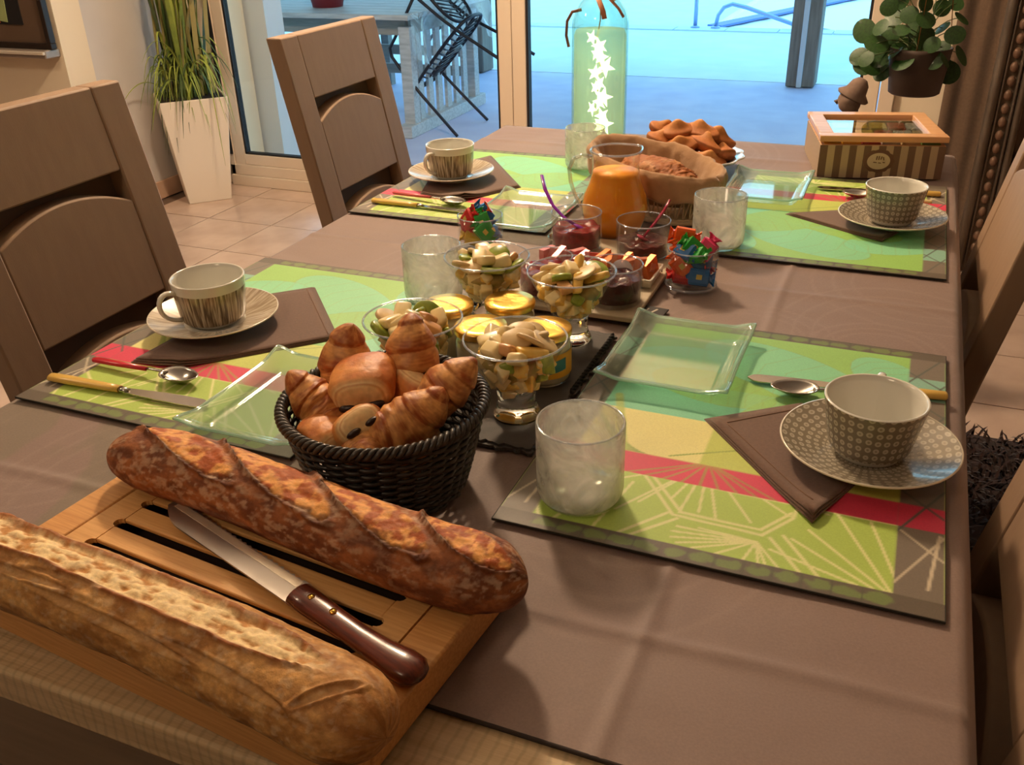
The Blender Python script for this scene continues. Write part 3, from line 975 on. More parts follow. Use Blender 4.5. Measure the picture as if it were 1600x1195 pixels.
def saucer(style, label, x, y, z):
    t = thing('saucer', label, 'saucer', (x, y, z))
    R_ = 0.080
    G().lathe([(0, 0.002), (0.028, 0.002), (0.029, 0.0), (0.033, 0.0), (0.036, 0.003), (0.060, 0.009), (R_, 0.0175)], 64).build('underside', m_white, t)
    G().lathe([(0, 0.0045), (0.032, 0.005), (0.038, 0.0062)], 64).build('well', m_white if style == 'striped' else uvd2, t)
    G().lathe([(0.038, 0.0062), (0.060, 0.0118), (R_ - 0.0012, 0.0192)], 72).build('printed_rim', uvs2 if style == 'striped' else uvd2, t)
    G().lathe([(R_ - 0.0012, 0.0192), (R_, 0.0192), (R_ + 0.0004, 0.0182), (R_, 0.0175)], 72).build('rim_edge', m_rim, t)
    return t
SZ = 0.0045
cups = [('striped', 'front left', -0.767, 0.838, SZ, math.radians(246)),
        ('striped', 'back left', -0.772, 1.535, SZ, math.radians(252)),
        ('dotted', 'front right', 0.016, 0.797, SZ, math.radians(88)),
        ('dotted', 'back right', 0.004, 1.505, SZ, math.radians(90))]
for st, pos, x, y, z, a in cups:
    pat = 'brown striped' if st == 'striped' else 'grey-brown dotted'
    zz = z
    saucer(st, '%s saucer under the cup at the %s place setting' % (pat, pos), x, y, zz)
    cup(st, '%s china cup, empty, on its saucer at the %s place setting' % (pat, pos), x, y, zz + 0.0068, a)

# ---- napkins: folded brown cloth under each saucer
m_nap = M('brown_linen', S(104, 78, 64), 0.9, bump=0.25, bscale=1400, bdist=0.0006, col2=S(114, 86, 71), nscale=300, sheen=0.3)
m_nst = M('napkin_stitch', S(128, 98, 80), 0.9)
def napkin(label, poly, curl=None, stitch=None):
    cx = sum(p[0] for p in poly) / len(poly); cy = sum(p[1] for p in poly) / len(poly)
    t = thing('napkin', label, 'napkin', (cx, cy, 0.0))
    # several thin plies, each a little smaller and shifted, with a lifted curl at one corner
    for ply in range(3):
        s = 1.0 - 0.022 * ply
        pts = [((px - cx) * s, (py - cy) * s) for px, py in poly]
        # densify and fill as a triangle fan grid
        ring = []
        for i in range(len(pts)):
            a, b_ = pts[i], pts[(i + 1) % len(pts)]
            for f in np.linspace(0, 1, 12, endpoint=False):
                ring.append((a[0] + (b_[0] - a[0]) * f, a[1] + (b_[1] - a[1]) * f))
        vs, fs = [], []
        R_ = 9
        for k in range(R_ + 1):
            for (rx, ry) in ring:
                q = k / R_
                x_, y_ = rx * q, ry * q
                z_ = 0.0004 + 0.00135 * ply
                if curl:
                    d = math.hypot(x_ + cx - curl[0], y_ + cy - curl[1])
                    z_ += curl[2] * max(0, 1 - d / curl[3]) ** 2 * (0.55 + 0.45 * ply / 2)
                vs.append((x_, y_, z_))
        n_ = len(ring)
        for k in range(R_):
            for i in range(n_):
                fs.append((k * n_ + i, (k + 1) * n_ + i, (k + 1) * n_ + (i + 1) % n_, k * n_ + (i + 1) % n_))
        G().add(vs, fs).build('folded_ply', m_nap, t, solid=0.0010)
    if stitch:
        for a, b_ in stitch:
            P = []
            for f in np.linspace(0, 1, 14):
                x_, y_ = a[0] + (b_[0] - a[0]) * f, a[1] + (b_[1] - a[1]) * f
                z_ = 0.0038
                if curl:
                    d = math.hypot(x_ - curl[0], y_ - curl[1])
                    z_ += curl[2] * max(0, 1 - d / curl[3]) ** 2
                P.append((x_ - cx, y_ - cy, z_))
            G().tube(P, 0.0006, 5).build('hem_stitch', m_nst, t)
    return t
napkin('brown folded napkin pointing to the tumbler, under the saucer at the front right place setting', [(-0.141, 0.820), (-0.019, 0.676), (0.004, 0.735), (0.030, 0.800), (0.020, 0.870), (-0.055, 0.886)], curl=(-0.012, 0.690, 0.007, 0.06),
       stitch=[((-0.118, 0.815), (-0.022, 0.704)), ((-0.118, 0.815), (-0.050, 0.872))])
napkin('brown folded napkin under the saucer at the front left place setting', [(-0.800, 0.722), (-0.735, 0.727), (-0.600, 0.861), (-0.722, 0.994), (-0.790, 0.930)], curl=(-0.740, 0.722, 0.008, 0.07),
       stitch=[((-0.616, 0.862), (-0.724, 0.978))])
napkin('brown folded napkin under the saucer at the back right place setting', [(-0.158, 1.523), (-0.004, 1.428), (0.010, 1.462), (0.030, 1.520), (-0.030, 1.590)], curl=(0.0, 1.44, 0.006, 0.05))
napkin('brown folded napkin with a raised fold, under the saucer at the back left place setting', [(-0.79, 1.440), (-0.700, 1.418), (-0.632, 1.536), (-0.775, 1.728), (-0.84, 1.60)], curl=(-0.70, 1.43, 0.012, 0.06))

# ---- cutlery
m_steel = M('steel', S(190, 186, 180), 0.18, 1.0)
m_yel = M('yellow_resin', S(226, 186, 96), 0.3, coat=0.2)
m_redh = M('red_resin', S(196, 34, 52), 0.3, coat=0.2)
def table_knife(label, end, tip, group=None, z=0.0045):
    a, b_ = Vector((end[0], end[1], 0)), Vector((tip[0], tip[1], 0))
    L = (b_ - a).length
    ang = math.atan2(b_.y - a.y, b_.x - a.x)
    t = thing('table_knife', label, 'knife', (a.x, a.y, z), ang)
    hl = L * 0.46
    G().tube([(0, 0, 0), (0.002, 0, 0), (hl * .3, 0, 0), (hl * .8, 0, 0), (hl, 0, 0)], [0.0040, 0.0068, 0.0074, 0.0062, 0.0056], 14, flat=0.62, up=(0, 0, 1)).build('handle', m_yel, t)
    G().tube([(hl - 0.001, 0, 0), (hl + 0.006, 0, 0), (hl + 0.012, 0, 0)], [0.0050, 0.0042, 0.0030], 12, flat=0.7, up=(0, 0, 1)).build('ferrule', m_steel, t)
    n_ = 16
    top, bot = [], []
    for i in range(n_ + 1):
        f = i / n_
        x = hl + 0.008 + (L - hl - 0.008) * f
        w = 0.0085 * (0.6 + 0.5 * math.sin(min(1, f * 1.3) * PI * 0.55)) * (1 if f < 0.85 else max(0.12, math.sqrt(max(0, 1 - ((f - 0.85) / 0.15) ** 2))))
        top.append((x, w)); bot.append((x, -w * 0.85))
    G().prism(top + bot[::-1], -0.0016, -0.0002).build('blade', m_steel, t, smooth_=False)
    return t
def table_spoon(label, end, tip, hm, group=None, z=0.0045):
    a, b_ = Vector((end[0], end[1], 0)), Vector((tip[0], tip[1], 0))
    L = (b_ - a).length
    t = thing('tea_spoon', label, 'spoon', (a.x, a.y, z), math.atan2(b_.y - a.y, b_.x - a.x))
    bl = 0.050
    hl = (L - bl) * 0.78
    G().tube([(0, 0, 0), (0.003, 0, 0.0), (hl * .5, 0, 0.001), (hl, 0, 0.002)], [0.0035, 0.0052, 0.0050, 0.0036], 12, flat=0.6, up=(0, 0, 1)).build('handle', hm, t)
    G().tube([(hl - 0.001, 0, 0.002), (hl + 0.006, 0, 0.003), (L - bl, 0, 0.003), (L - bl + 0.006, 0, 0.0015)], [0.0026, 0.0020, 0.0024, 0.0036], 10, flat=0.7, up=(0, 0, 1)).build('neck', m_steel, t)
    vs, fs = [], []
    nr, ns = 8, 28
    for i in range(nr + 1):
        for j in range(ns):
            q = i / nr; an = 2 * PI * j / ns
            ex = math.cos(an); wy = math.sin(an) * (1 - 0.16 * ex)
            vs.append((L - bl / 2 + bl / 2 * ex * q, 0.0158 * wy * q, 0.0035 - 0.0085 * (1 - q * q) + 0.0012 * q))
    for i in range(nr):
        for j in range(ns):
            fs.append((i * ns + j, (i + 1) * ns + j, (i + 1) * ns + (j + 1) % ns, i * ns + (j + 1) % ns))
    G().add(vs, fs).build('bowl', m_steel, t, solid=0.0010)
    return t
table_knife('table knife with yellow handle and steel blade at the front left place setting', (-0.856, 0.655), (-0.640, 0.664))
table_spoon('steel spoon with red handle beside the yellow knife at the front left place setting', (-0.838, 0.704), (-0.684, 0.701), m_redh, z=0.0065)
table_knife('table knife with yellow handle and steel blade at the front right place setting', (0.086, 0.946), (-0.115, 0.921))
table_spoon('steel spoon half hidden by the dotted cup at the front right place setting', (0.060, 0.925), (-0.088, 0.898), m_redh, z=0.0065)
table_knife('table knife with yellow handle and steel blade at the back left place setting', (-0.848, 1.370), (-0.650, 1.366))
table_spoon('steel spoon with pinkish red handle at the back left place setting', (-0.832, 1.418), (-0.678, 1.394), M('pink_resin', S(200, 84, 92), 0.35), z=0.0065)
table_knife('table knife with yellow handle behind the dotted cup at the back right place setting', (0.076, 1.700), (-0.126, 1.684))
table_spoon('steel spoon with cream handle behind the dotted cup at the back right place setting', (0.062, 1.640), (-0.082, 1.650), M('cream_resin', S(226, 206, 150), 0.35), z=0.0065)
tag(table_spoon('red handled jam spreader lying between the juice jug and the left jam glass', (-0.482, 1.372), (-0.468, 1.268), M('dark_red_resin', S(150, 30, 44), 0.35), z=0.0005), cat='spoon')

# ---- square glass plates
m_gp = glass_thin('green_glass_plate', (0.90, 0.97, 0.94, 1), milk=0.20, milk_col=(0.78, 0.93, 0.82, 1), gloss=0.12, rough=0.04)
def glass_plate(label, x, y, rz, a=0.071, b=0.089):
    t = thing('glass_plate', label, 'plate', (x, y, 0.0012), rz)
    n_ = 61
    s = np.linspace(-1, 1, n_)
    U_, V_ = np.meshgrid(s, s, indexing='ij')
    m_ = np.maximum(np.abs(U_), np.abs(V_))
    p = (np.abs(U_) ** 8 + np.abs(V_) ** 8) ** (1 / 8)
    e = smooth(0.70, 1.0, m_)
    corner = (smooth(0.6, 1.0, np.abs(U_)) * smooth(0.6, 1.0, np.abs(V_)))
    Zp = 0.0012 + 0.013 * e ** 0.9 + 0.006 * corner
    bow = 1 - 0.028 * (1 - np.abs(V_) ** 2) * smooth(0.6, 1, np.abs(U_))
    bow2 = 1 - 0.028 * (1 - np.abs(U_) ** 2) * smooth(0.6, 1, np.abs(V_))
    Xp = U_ * a * bow; Yp = V_ * b * bow2
    obj('plate_glass', grid_mesh('plate_glass', Xp, Yp, Zp), m_gp, t, solid=0.0032)
    # bright ground edge
    P = [(Xp[i, 0], Yp[i, 0], Zp[i, 0]) for i in range(n_)] + [(Xp[-1, j], Yp[-1, j], Zp[-1, j]) for j in range(1, n_)]
    P += [(Xp[i, -1], Yp[i, -1], Zp[i, -1]) for i in range(n_ - 2, -1, -1)] + [(Xp[0, j], Yp[0, j], Zp[0, j]) for j in range(n_ - 2, 0, -1)]
    G().tube(P, 0.0019, 6, closed=True).build('plate_edge', glass_thin('plate_edge', (0.72, 0.90, 0.82, 1), milk=0.35, milk_col=(0.66, 0.88, 0.76, 1), gloss=0.25, rough=0.05), t)
    return t
glass_plate('rectangular green glass plate beside the slate at the front right place setting', -0.196, 0.934, 0.0)
glass_plate('rectangular green glass plate behind the dark baguette at the front left place setting', -0.560, 0.694, 0.0)
glass_plate('rectangular green glass plate left of the orange juice jug at the back left place setting', -0.560, 1.374, 0.0, 0.071, 0.092)
glass_plate('rectangular green glass plate left of the striped tea box at the back right place setting', -0.205, 1.634, 0.0, 0.068, 0.090)

# ---- crackled glass tumblers
m_tum = glass_thin('crackled_glass', (0.90, 0.92, 0.88, 1), milk=0.48, milk_col=(0.94, 0.94, 0.90, 1), nscale=26, ramp=(0.36, 0.62), gloss=0.10, rough=0.05, distort=2.5)
m_gs = M('solid_glass', (0.97, 1.0, 0.97, 1), 0.02, trans=1.0, ior=1.45)
m_clear = glass_thin('clear_glass', (0.97, 0.98, 0.975, 1), gloss=0.06)
def tumbler(label, x, y, z=0.0005):
    t = thing('tumbler', label, 'glass', (x, y, z))
    R_, H_ = 0.0388, 0.0775
    G().lathe([(R_ - 0.004, 0.004)] + [(R_ - 0.001, 0.008), (R_, 0.014), (R_, H_ - 0.001), (R_ - 0.0012, H_), (R_ - 0.0024, H_ - 0.001), (R_ - 0.0026, 0.016), (R_ - 0.008, 0.0115), (0.0, 0.0115)], 56).build('glass_wall', m_tum, t)
    G().lathe([(0, 0), (R_ - 0.008, 0.0), (R_ - 0.0035, 0.003), (R_ - 0.0018, 0.008), (R_ - 0.006, 0.0105), (0, 0.0105)], 56).build('glass_base', glass_thin('tumbler_base', (0.85, 0.87, 0.78, 1), milk=0.25, milk_col=(.8, .8, .7, 1), gloss=0.35, rough=0.06), t)
    ring = [(math.cos(2 * PI * k / 56) * (R_ - 0.0012), math.sin(2 * PI * k / 56) * (R_ - 0.0012), H_) for k in range(56)]
    G().tube(ring, 0.0011, 6, closed=True).build('rim', glass_thin('rim_glass', (0.85, 0.88, 0.9, 1), milk=0.25, milk_col=(0.8, 0.82, 0.85, 1), gloss=0.3), t)
    return t
tumbler('crackled glass tumbler on the near corner of the front right placemat', -0.216, 0.648, 0.0005)
tumbler('crackled glass tumbler left of the fruit salads, beyond the front left placemat', -0.545, 1.012, -0.001)
tumbler('crackled glass tumbler behind the candy glass on the back right placemat', -0.233, 1.340, 0.0005)
tumbler('crackled glass tumbler in front of the lit green bottle', -0.565, 1.705, -0.001)
# ================================================================== CUTTING BOARD, BREAD, KNIFE
BZ = 0.026
m_bam = M('bamboo', S(204, 146, 84), 0.45, col2=S(222, 166, 102), nscale=16, stretch=(1.2, 26, 26), bump=0.1, bscale=60)
m_bam2 = M('bamboo_rack', S(214, 160, 98), 0.45, col2=S(228, 178, 114), nscale=16, stretch=(1.2, 26, 26), bump=0.1, bscale=60)
m_dark = M('crumb_tray_shade', S(44, 26, 15), 0.8)  # near-black colour stands in for the shade down in the rack slots
bd = thing('bread_board', 'bamboo crumb board with slotted rack carrying both baguettes and the bread knife', 'cutting board', (-0.420, 0.432, -0.0035), math.radians(-5.8))
BW, BD = 0.378, 0.222
BH = BZ + 0.0035
g = G()
g.box((0, BD / 2 - 0.011, BH / 2), (BW, 0.022, BH)); g.box((0, -BD / 2 + 0.011, BH / 2), (BW, 0.022, BH))
g.box((-BW / 2 + 0.016, 0, BH / 2), (0.032, BD - 0.044, BH)); g.box((BW / 2 - 0.016, 0, BH / 2), (0.032, BD - 0.044, BH))
g.build('board_frame', m_bam, bd, smooth_=False, bevel=0.0022)
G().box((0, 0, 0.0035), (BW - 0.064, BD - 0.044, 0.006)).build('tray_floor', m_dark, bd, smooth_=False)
# removable rack: slats with slots between, closed by end pieces
RW, RD = BW - 0.066, BD - 0.046
slot_len = RW - 0.050
nsl = 6
pitch = RD / nsl
for i in range(nsl):
    y_ = -RD / 2 + pitch * (i + 0.5)
    G().box((0, y_, BH - 0.00275), (slot_len, pitch - 0.0100, 0.0045)).build('rack_slat', m_bam2, bd, smooth_=False, bevel=0.0012)
for s in (-1, 1):
    poly = [(s * (slot_len / 2 - 0.0002), -RD / 2), (s * RW / 2, -RD / 2), (s * RW / 2, RD / 2), (s * (slot_len / 2 - 0.0002), RD / 2)]
    # rounded slot ends bite into the end piece
    pts = [(s * RW / 2, -RD / 2), (s * RW / 2, RD / 2)]
    edge_ = []
    for i in range(nsl):
        y0 = RD / 2 - pitch * i
        edge_.append((s * slot_len / 2, y0 - 0.0050 if i else y0))
        edge_.append((s * slot_len / 2, y0 - pitch + 0.0050 if i < nsl - 1 else y0 - pitch))
        if i < nsl - 1:
            for k in range(1, 6):
                a = PI * k / 6
                edge_.append((s * (slot_len / 2 + 0.0050 * math.sin(a)), y0 - pitch + 0.0050 * math.cos(a)))
    G().prism(pts + edge_, BH - 0.0050, BH - 0.0005).build('rack_end', m_bam2, bd, smooth_=False)
# finger notch at the right
G().lathe([(0, BH + 0.0002), (0.006, BH + 0.0002)], 20, Matrix.Translation((RW / 2 - 0.001, -0.02, 0)) @ Matrix.Diagonal((0.7, 1.5, 1, 1))).build('finger_notch', M('notch_dark', S(70, 40, 20), 0.8), bd, smooth_=False)

m_bread = M('bread_crust', (0.5, 0.3, 0.1, 1), 0.62, attr=True, nscale=260, ndetail=6, attr_noise=0.16, bump=0.55, bscale=420, bdist=0.0009, spec=0.35)
def baguette(name, label, pts, R0, style, nt=420, nth=150):
    P = np.array(pts)
    # smooth centreline through points
    ts = np.linspace(0, 1, len(P)); t = np.linspace(0, 1, nt)
    cf = [np.polyfit(ts, P[:, k], min(3, len(P) - 1)) for k in range(3)]
    Cn = np.stack([np.polyval(c, t) for c in cf], -1)
    L = np.sum(np.linalg.norm(np.diff(Cn, axis=0), axis=1))
    Tn = np.gradient(Cn, axis=0); Tn /= np.linalg.norm(Tn, axis=1)[:, None]
    up = np.array([0, 0, 1.0])
    Sd = np.cross(Tn, up); Sd /= np.linalg.norm(Sd, axis=1)[:, None]
    Up = np.cross(Sd, Tn)
    th = np.linspace(0, 2 * PI, nth)
    TT, TH = np.meshgrid(t, th, indexing='ij')
    s = TT * L
    endw = 0.07 if style == 'dark' else 0.055
    e = np.minimum(s, L - s) / endw
    rad = R0 * np.where(e < 1, np.sqrt(np.clip(1 - (1 - np.clip(e, 0, 1)) ** 2.3, 0, 1)), 1.0)
    rad = np.maximum(rad, 0.0004)
    # theta: 0 = side(+Sd, toward camera), pi/2 = top
    a = TH
    hgt = np.where(np.sin(a) > 0, 0.86, 0.80)
    nz_ = fbm(np.stack([s * 28, np.cos(a) * 1.6, np.sin(a) * 1.6 + 5], -1), 4) - 0.5
    lump = 1 + 0.10 * nz_
    x_ = np.cos(a); z_ = np.sin(a)
    arcp = (a - PI / 2) * R0      # signed arc distance from the crest, + away from camera
    fine = fbm(np.stack([s * 180, x_ * 9, z_ * 9], -1), 5)
    med = fbm(np.stack([s * 70, x_ * 4, z_ * 4 + 3], -1), 4)
    disp = np.zeros_like(s)
    if style == 'dark':
        cr_lo, cr_hi = np.array(S(112, 62, 36)[:3]), np.array(S(164, 100, 58)[:3])
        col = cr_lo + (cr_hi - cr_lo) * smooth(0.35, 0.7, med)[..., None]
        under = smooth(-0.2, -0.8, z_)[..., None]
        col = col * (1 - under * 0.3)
        flour = (smooth(0.47, 0.62, fine) * smooth(0.30, 0.60, fbm(np.stack([s * 22, x_ * 2, z_ * 2 + 9], -1), 3)) * smooth(-0.5, 0.2, z_))
        nsc = 4
        for k in range(nsc):
            s0 = L * (0.20 + 0.21 * k)
            # slash runs obliquely across the crest
            ds = s - s0
            along = ds * 0.94 - arcp * 0.34
            across = ds * 0.34 + arcp * 0.94 - 0.004
            el = (along / (0.066 if k < 3 else 0.056)) ** 2 + (across / 0.0160) ** 2 + 0.55 * (med - 0.5) + 0.35 * (fine - 0.5)
            ins = smooth(1.05, 0.70, el)
            disp += ins * (0.0012 - 0.0022 * (1 - el.clip(0, 1)) + 0.0018 * (med - 0.5))
            ear = rg(el - 1.10, 0.16) * smooth(0.004, -0.006, across) * (el < 2)
            disp += ear * 0.0052
            gap = rg(el - 0.92, 0.10) * smooth(0.004, -0.004, across)
            disp -= gap * 0.0028
            ff = smooth(0.40, 0.58, fbm(np.stack([s * 130, arcp * 150, s * 0 + k], -1), 4))[..., None]
            oc = (np.array(S(176, 88, 38)[:3]) * (1 - ff) + np.array(S(236, 168, 94)[:3]) * ff) * (0.8 + 0.4 * fine[..., None])
            col = col * (1 - ins[..., None]) + oc * ins[..., None]
            ed = (rg(el - 1.0, 0.14) * smooth(0.008, -0.004, across))[..., None] * 0.8
            col = col * (1 - ed) + np.array(S(72, 34, 18)[:3]) * ed
            flour = flour * (1 - ins) + 0.28 * ins * smooth(0.5, 0.6, fine)
        bake = smooth(0.52, 0.66, fbm(np.stack([s * 60, x_ * 3 + 2, z_ * 3], -1), 3))[..., None] * 0.25
        col = col * (1 - bake) + np.array(S(104, 48, 24)[:3]) * bake
        f3 = (flour * 0.50)[..., None]
        col = col * (1 - f3) + np.array(S(212, 180, 150)[:3]) * f3
        disp += 0.0016 * (med - 0.5) + 0.0007 * (fine - 0.5)
    else:
        cr_lo, cr_hi = np.array(S(164, 112, 58)[:3]), np.array(S(212, 160, 96)[:3])
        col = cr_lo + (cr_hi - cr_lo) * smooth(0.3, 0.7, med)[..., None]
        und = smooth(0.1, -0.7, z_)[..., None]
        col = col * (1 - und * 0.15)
        # one long opened slash along the crest, pale torn crumb inside
        mid = 0.003 + 0.006 * (fbm(np.stack([s * 14, s * 0, s * 0 + 2], -1), 3) - 0.5)
        wd_ = 0.0150 * (0.75 + 0.6 * (fbm(np.stack([s * 24, s * 0 + 7, s * 0], -1), 3) - 0.3)) * smooth(0.0, 0.05, s) * smooth(L * 0.98, L * 0.66, s)
        d_ = np.abs(arcp - mid) / np.maximum(wd_, 1e-4)
        okw = smooth(0.0025, 0.0085, wd_)
        ins = smooth(1.08, 0.86, d_) * okw
        rag = fbm(np.stack([s * 120, arcp * 260, s * 0], -1), 4)
        disp += ins * (-0.0030 + 0.0052 * (rag - 0.5)) + rg(d_ - 1.12, 0.13) * okw * 0.0030 * (0.5 + med)
        cf = smooth(0.30, 0.50, rag)[..., None]
        crumb = np.array(S(196, 138, 74)[:3]) * (1 - cf) + np.array(S(250, 222, 168)[:3]) * cf
        col = col * (1 - ins[..., None]) + crumb * ins[..., None]
        lip = (rg(d_ - 1.12, 0.16) * okw)[..., None] * 0.9
        col = col * (1 - lip) + np.array(S(150, 80, 36)[:3]) * lip
        # side tears toward the camera
        for (sa, aa, la, wa, tilt) in ((0.30, -0.024, 0.055, 0.0030, 0.05), (0.12, -0.022, 0.05, 0.0024, 0.0), (0.52, -0.030, 0.060, 0.0034, -0.03), (0.74, -0.028, 0.045, 0.0034, -0.06), (0.90, -0.010, 0.022, 0.0040, 0.8), (0.42, -0.014, 0.03, 0.0018, 0.1)):
            ds = s - L * sa
            al = ds * math.cos(tilt) + (arcp - aa) * math.sin(tilt)
            ac = -ds * math.sin(tilt) + (arcp - aa) * math.cos(tilt)
            el = (al / la) ** 2 + (ac / wa) ** 2
            t_in = smooth(1.2, 0.5, el)
            disp -= t_in * 0.0022
            disp += rg(el - 1.5, 0.5) * 0.0012
            col = col * (1 - t_in[..., None] * 0.55) + np.array(S(206, 164, 112)[:3]) * t_in[..., None] * 0.55
            dk = rg(el - 1.1, 0.35)[..., None] * 0.45 * (ac > 0)[..., None]
            col = col * (1 - dk) + np.array(S(120, 70, 34)[:3]) * dk
        fl = (smooth(0.52, 0.66, fine) * 0.25)[..., None]
        col = col * (1 - fl) + np.array(S(226, 204, 170)[:3]) * fl
        tipd = smooth(L * 0.86, L, s)[..., None] * 0.35
        col = col * (1 - tipd) + np.array(S(158, 92, 44)[:3]) * tipd
        disp += 0.0018 * (med - 0.5) + 0.0006 * (fine - 0.5)
    damp = smooth(0, 0.5, e)
    r = rad * lump + disp * damp
    flatb = np.where(z_ < -0.55, 0.0, 0.0)
    zz_ = np.maximum(z_ * hgt, -0.70)
    X = Cn[:, 0][:, None] + Sd[:, 0][:, None] * x_ * r + Up[:, 0][:, None] * zz_ * r
    Y = Cn[:, 1][:, None] + Sd[:, 1][:, None] * x_ * r + Up[:, 1][:, None] * zz_ * r
    Zz = Cn[:, 2][:, None] + Up[:, 2][:, None] * zz_ * r
    c0 = Cn.mean(0)
    me = grid_mesh(name, X - c0[0], Y - c0[1], Zz - Zz.min(), col)
    o = obj(name, me, m_bread)
    o.location = (c0[0], c0[1], BZ + 0.0003)
    return tag(o, label, 'bread')
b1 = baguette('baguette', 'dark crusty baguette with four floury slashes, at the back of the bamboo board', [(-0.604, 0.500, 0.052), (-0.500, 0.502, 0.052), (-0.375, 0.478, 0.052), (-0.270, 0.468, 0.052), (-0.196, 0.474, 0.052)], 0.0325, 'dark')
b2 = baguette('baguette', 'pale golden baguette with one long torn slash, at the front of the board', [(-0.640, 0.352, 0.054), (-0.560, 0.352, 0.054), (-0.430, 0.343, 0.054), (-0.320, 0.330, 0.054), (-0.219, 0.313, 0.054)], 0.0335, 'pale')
for b_ in (b1, b2):
    b_['group'] = 'baguettes on the bamboo board'

# bread knife
kn = thing('bread_knife', 'serrated bread knife with brown wooden handle lying across the bamboo rack', 'knife', (-0.231, 0.3765, BZ + 0.0065), math.atan2(0.4695 - 0.3765, -0.519 + 0.231))
m_bk = M('oiled_rosewood', S(104, 44, 26), 0.25, col2=S(70, 28, 18), nscale=30, stretch=(1, 10, 10), coat=0.4)
m_blade = M('brushed_blade', S(176, 170, 164), 0.3, 0.9)
hl = 0.128
prof = [(0.0, 0.004), (0.002, 0.0085), (0.008, 0.0130), (0.018, 0.0138), (0.036, 0.0112), (0.060, 0.0100), (0.090, 0.0104), (0.112, 0.0114), (0.1275, 0.0116), (0.128, 0.0112)]
G().tube([(x, 0.0014 * math.sin(x / hl * PI), 0.001) for x, r in prof], [r for x, r in prof], 18, flat=0.58, up=(0, 0, 1)).build('handle', m_bk, kn)
for x in (0.088, 0.112):
    G().lathe([(0, 0.0082), (0.0026, 0.0080), (0.0028, 0.0070), (0.0028, 0.0050)], 16, Matrix.Translation((x, 0, 0.0))).build('rivet', M('brass', S(226, 178, 84), 0.25, 1.0), kn)
L_ = 0.303
top, bot = [], []
nb = 120
for i in range(nb + 1):
    f = i / nb
    x = hl - 0.001 + (L_ - hl + 0.001) * f
    spine = 0.0115 if f < 0.80 else 0.0115 - 0.0125 * ((f - 0.80) / 0.20) ** 2.0
    tooth = 0.0017 * abs(math.sin(f * PI * 26)) if 0.05 < f < 0.97 else 0
    edge = -0.0120 + tooth
    edge = edge if f < 0.985 else edge + 0.004
    top.append((x, spine)); bot.append((x, edge))
G().prism(top + bot[::-1], 0.0002, 0.0018).build('blade', m_blade, kn, smooth_=False)
# hollow ground strip along the teeth
strip = [(hl + 0.006 + (L_ - hl - 0.012) * i / 40, -0.0030) for i in range(41)] + [(hl + 0.006 + (L_ - hl - 0.012) * i / 40, -0.0096) for i in range(40, -1, -1)]
G().prism(strip, 0.0018, 0.0020).build('ground_edge', M('polished_edge', S(236, 226, 206), 0.25, 0.7), kn, smooth_=False)

# ================================================================== PASTRY BASKET
m_wick = M('dark_wicker', S(44, 38, 34), 0.45, col2=S(62, 54, 48), nscale=120, coat=0.15)
PBX, PBY = -0.387, 0.611
pb = thing('bread_basket', 'round dark grey wicker basket piled with croissants and chocolate rolls', 'basket', (PBX, PBY, -0.003))
def br(z):   # basket radius by height
    f = z / 0.088
    return 0.064 + 0.024 * f ** 0.8
N_ST = 36
rows = 21
g = G()
for r_ in range(rows):
    z = 0.004 + r_ * 0.0039
    R_ = br(z)
    pts = []
    for k in range(N_ST * 6):
        a = 2 * PI * k / (N_ST * 6)
        off = 0.0019 * math.cos(a * N_ST / 2 + (PI if r_ % 2 else 0))
        pts.append(((R_ + off) * math.cos(a), (R_ + off) * math.sin(a), z))
    g.tube(pts, 0.0020, 6, closed=True)
weave = g.build('woven_strands', m_wick, pb)
weave['kind'] = 'stuff'
g = G()
for k in range(N_ST):
    a = 2 * PI * (k + 0.5) / N_ST
    g.tube([(br(z) * math.cos(a), br(z) * math.sin(a), z) for z in np.linspace(0.002, 0.084, 6)], 0.0017, 6)
g.build('stakes', m_wick, pb)['kind'] = 'stuff'
for ph in range(3):
    pts = []
    nb_ = 330
    for k in range(nb_):
        a = 2 * PI * k / nb_
        q = a * 30 + ph * 2 * PI / 3
        R_ = 0.0895 + 0.0034 * math.cos(q)
        pts.append((R_ * math.cos(a), R_ * math.sin(a), 0.0885 + 0.0034 * math.sin(q)))
    G().tube(pts, 0.0024, 7, closed=True).build('rim_braid', m_wick, pb)
G().lathe([(0, 0.0035), (0.062, 0.0035), (0.063, 0.002), (0, 0.002)], 40).build('woven_bottom', m_wick, pb)

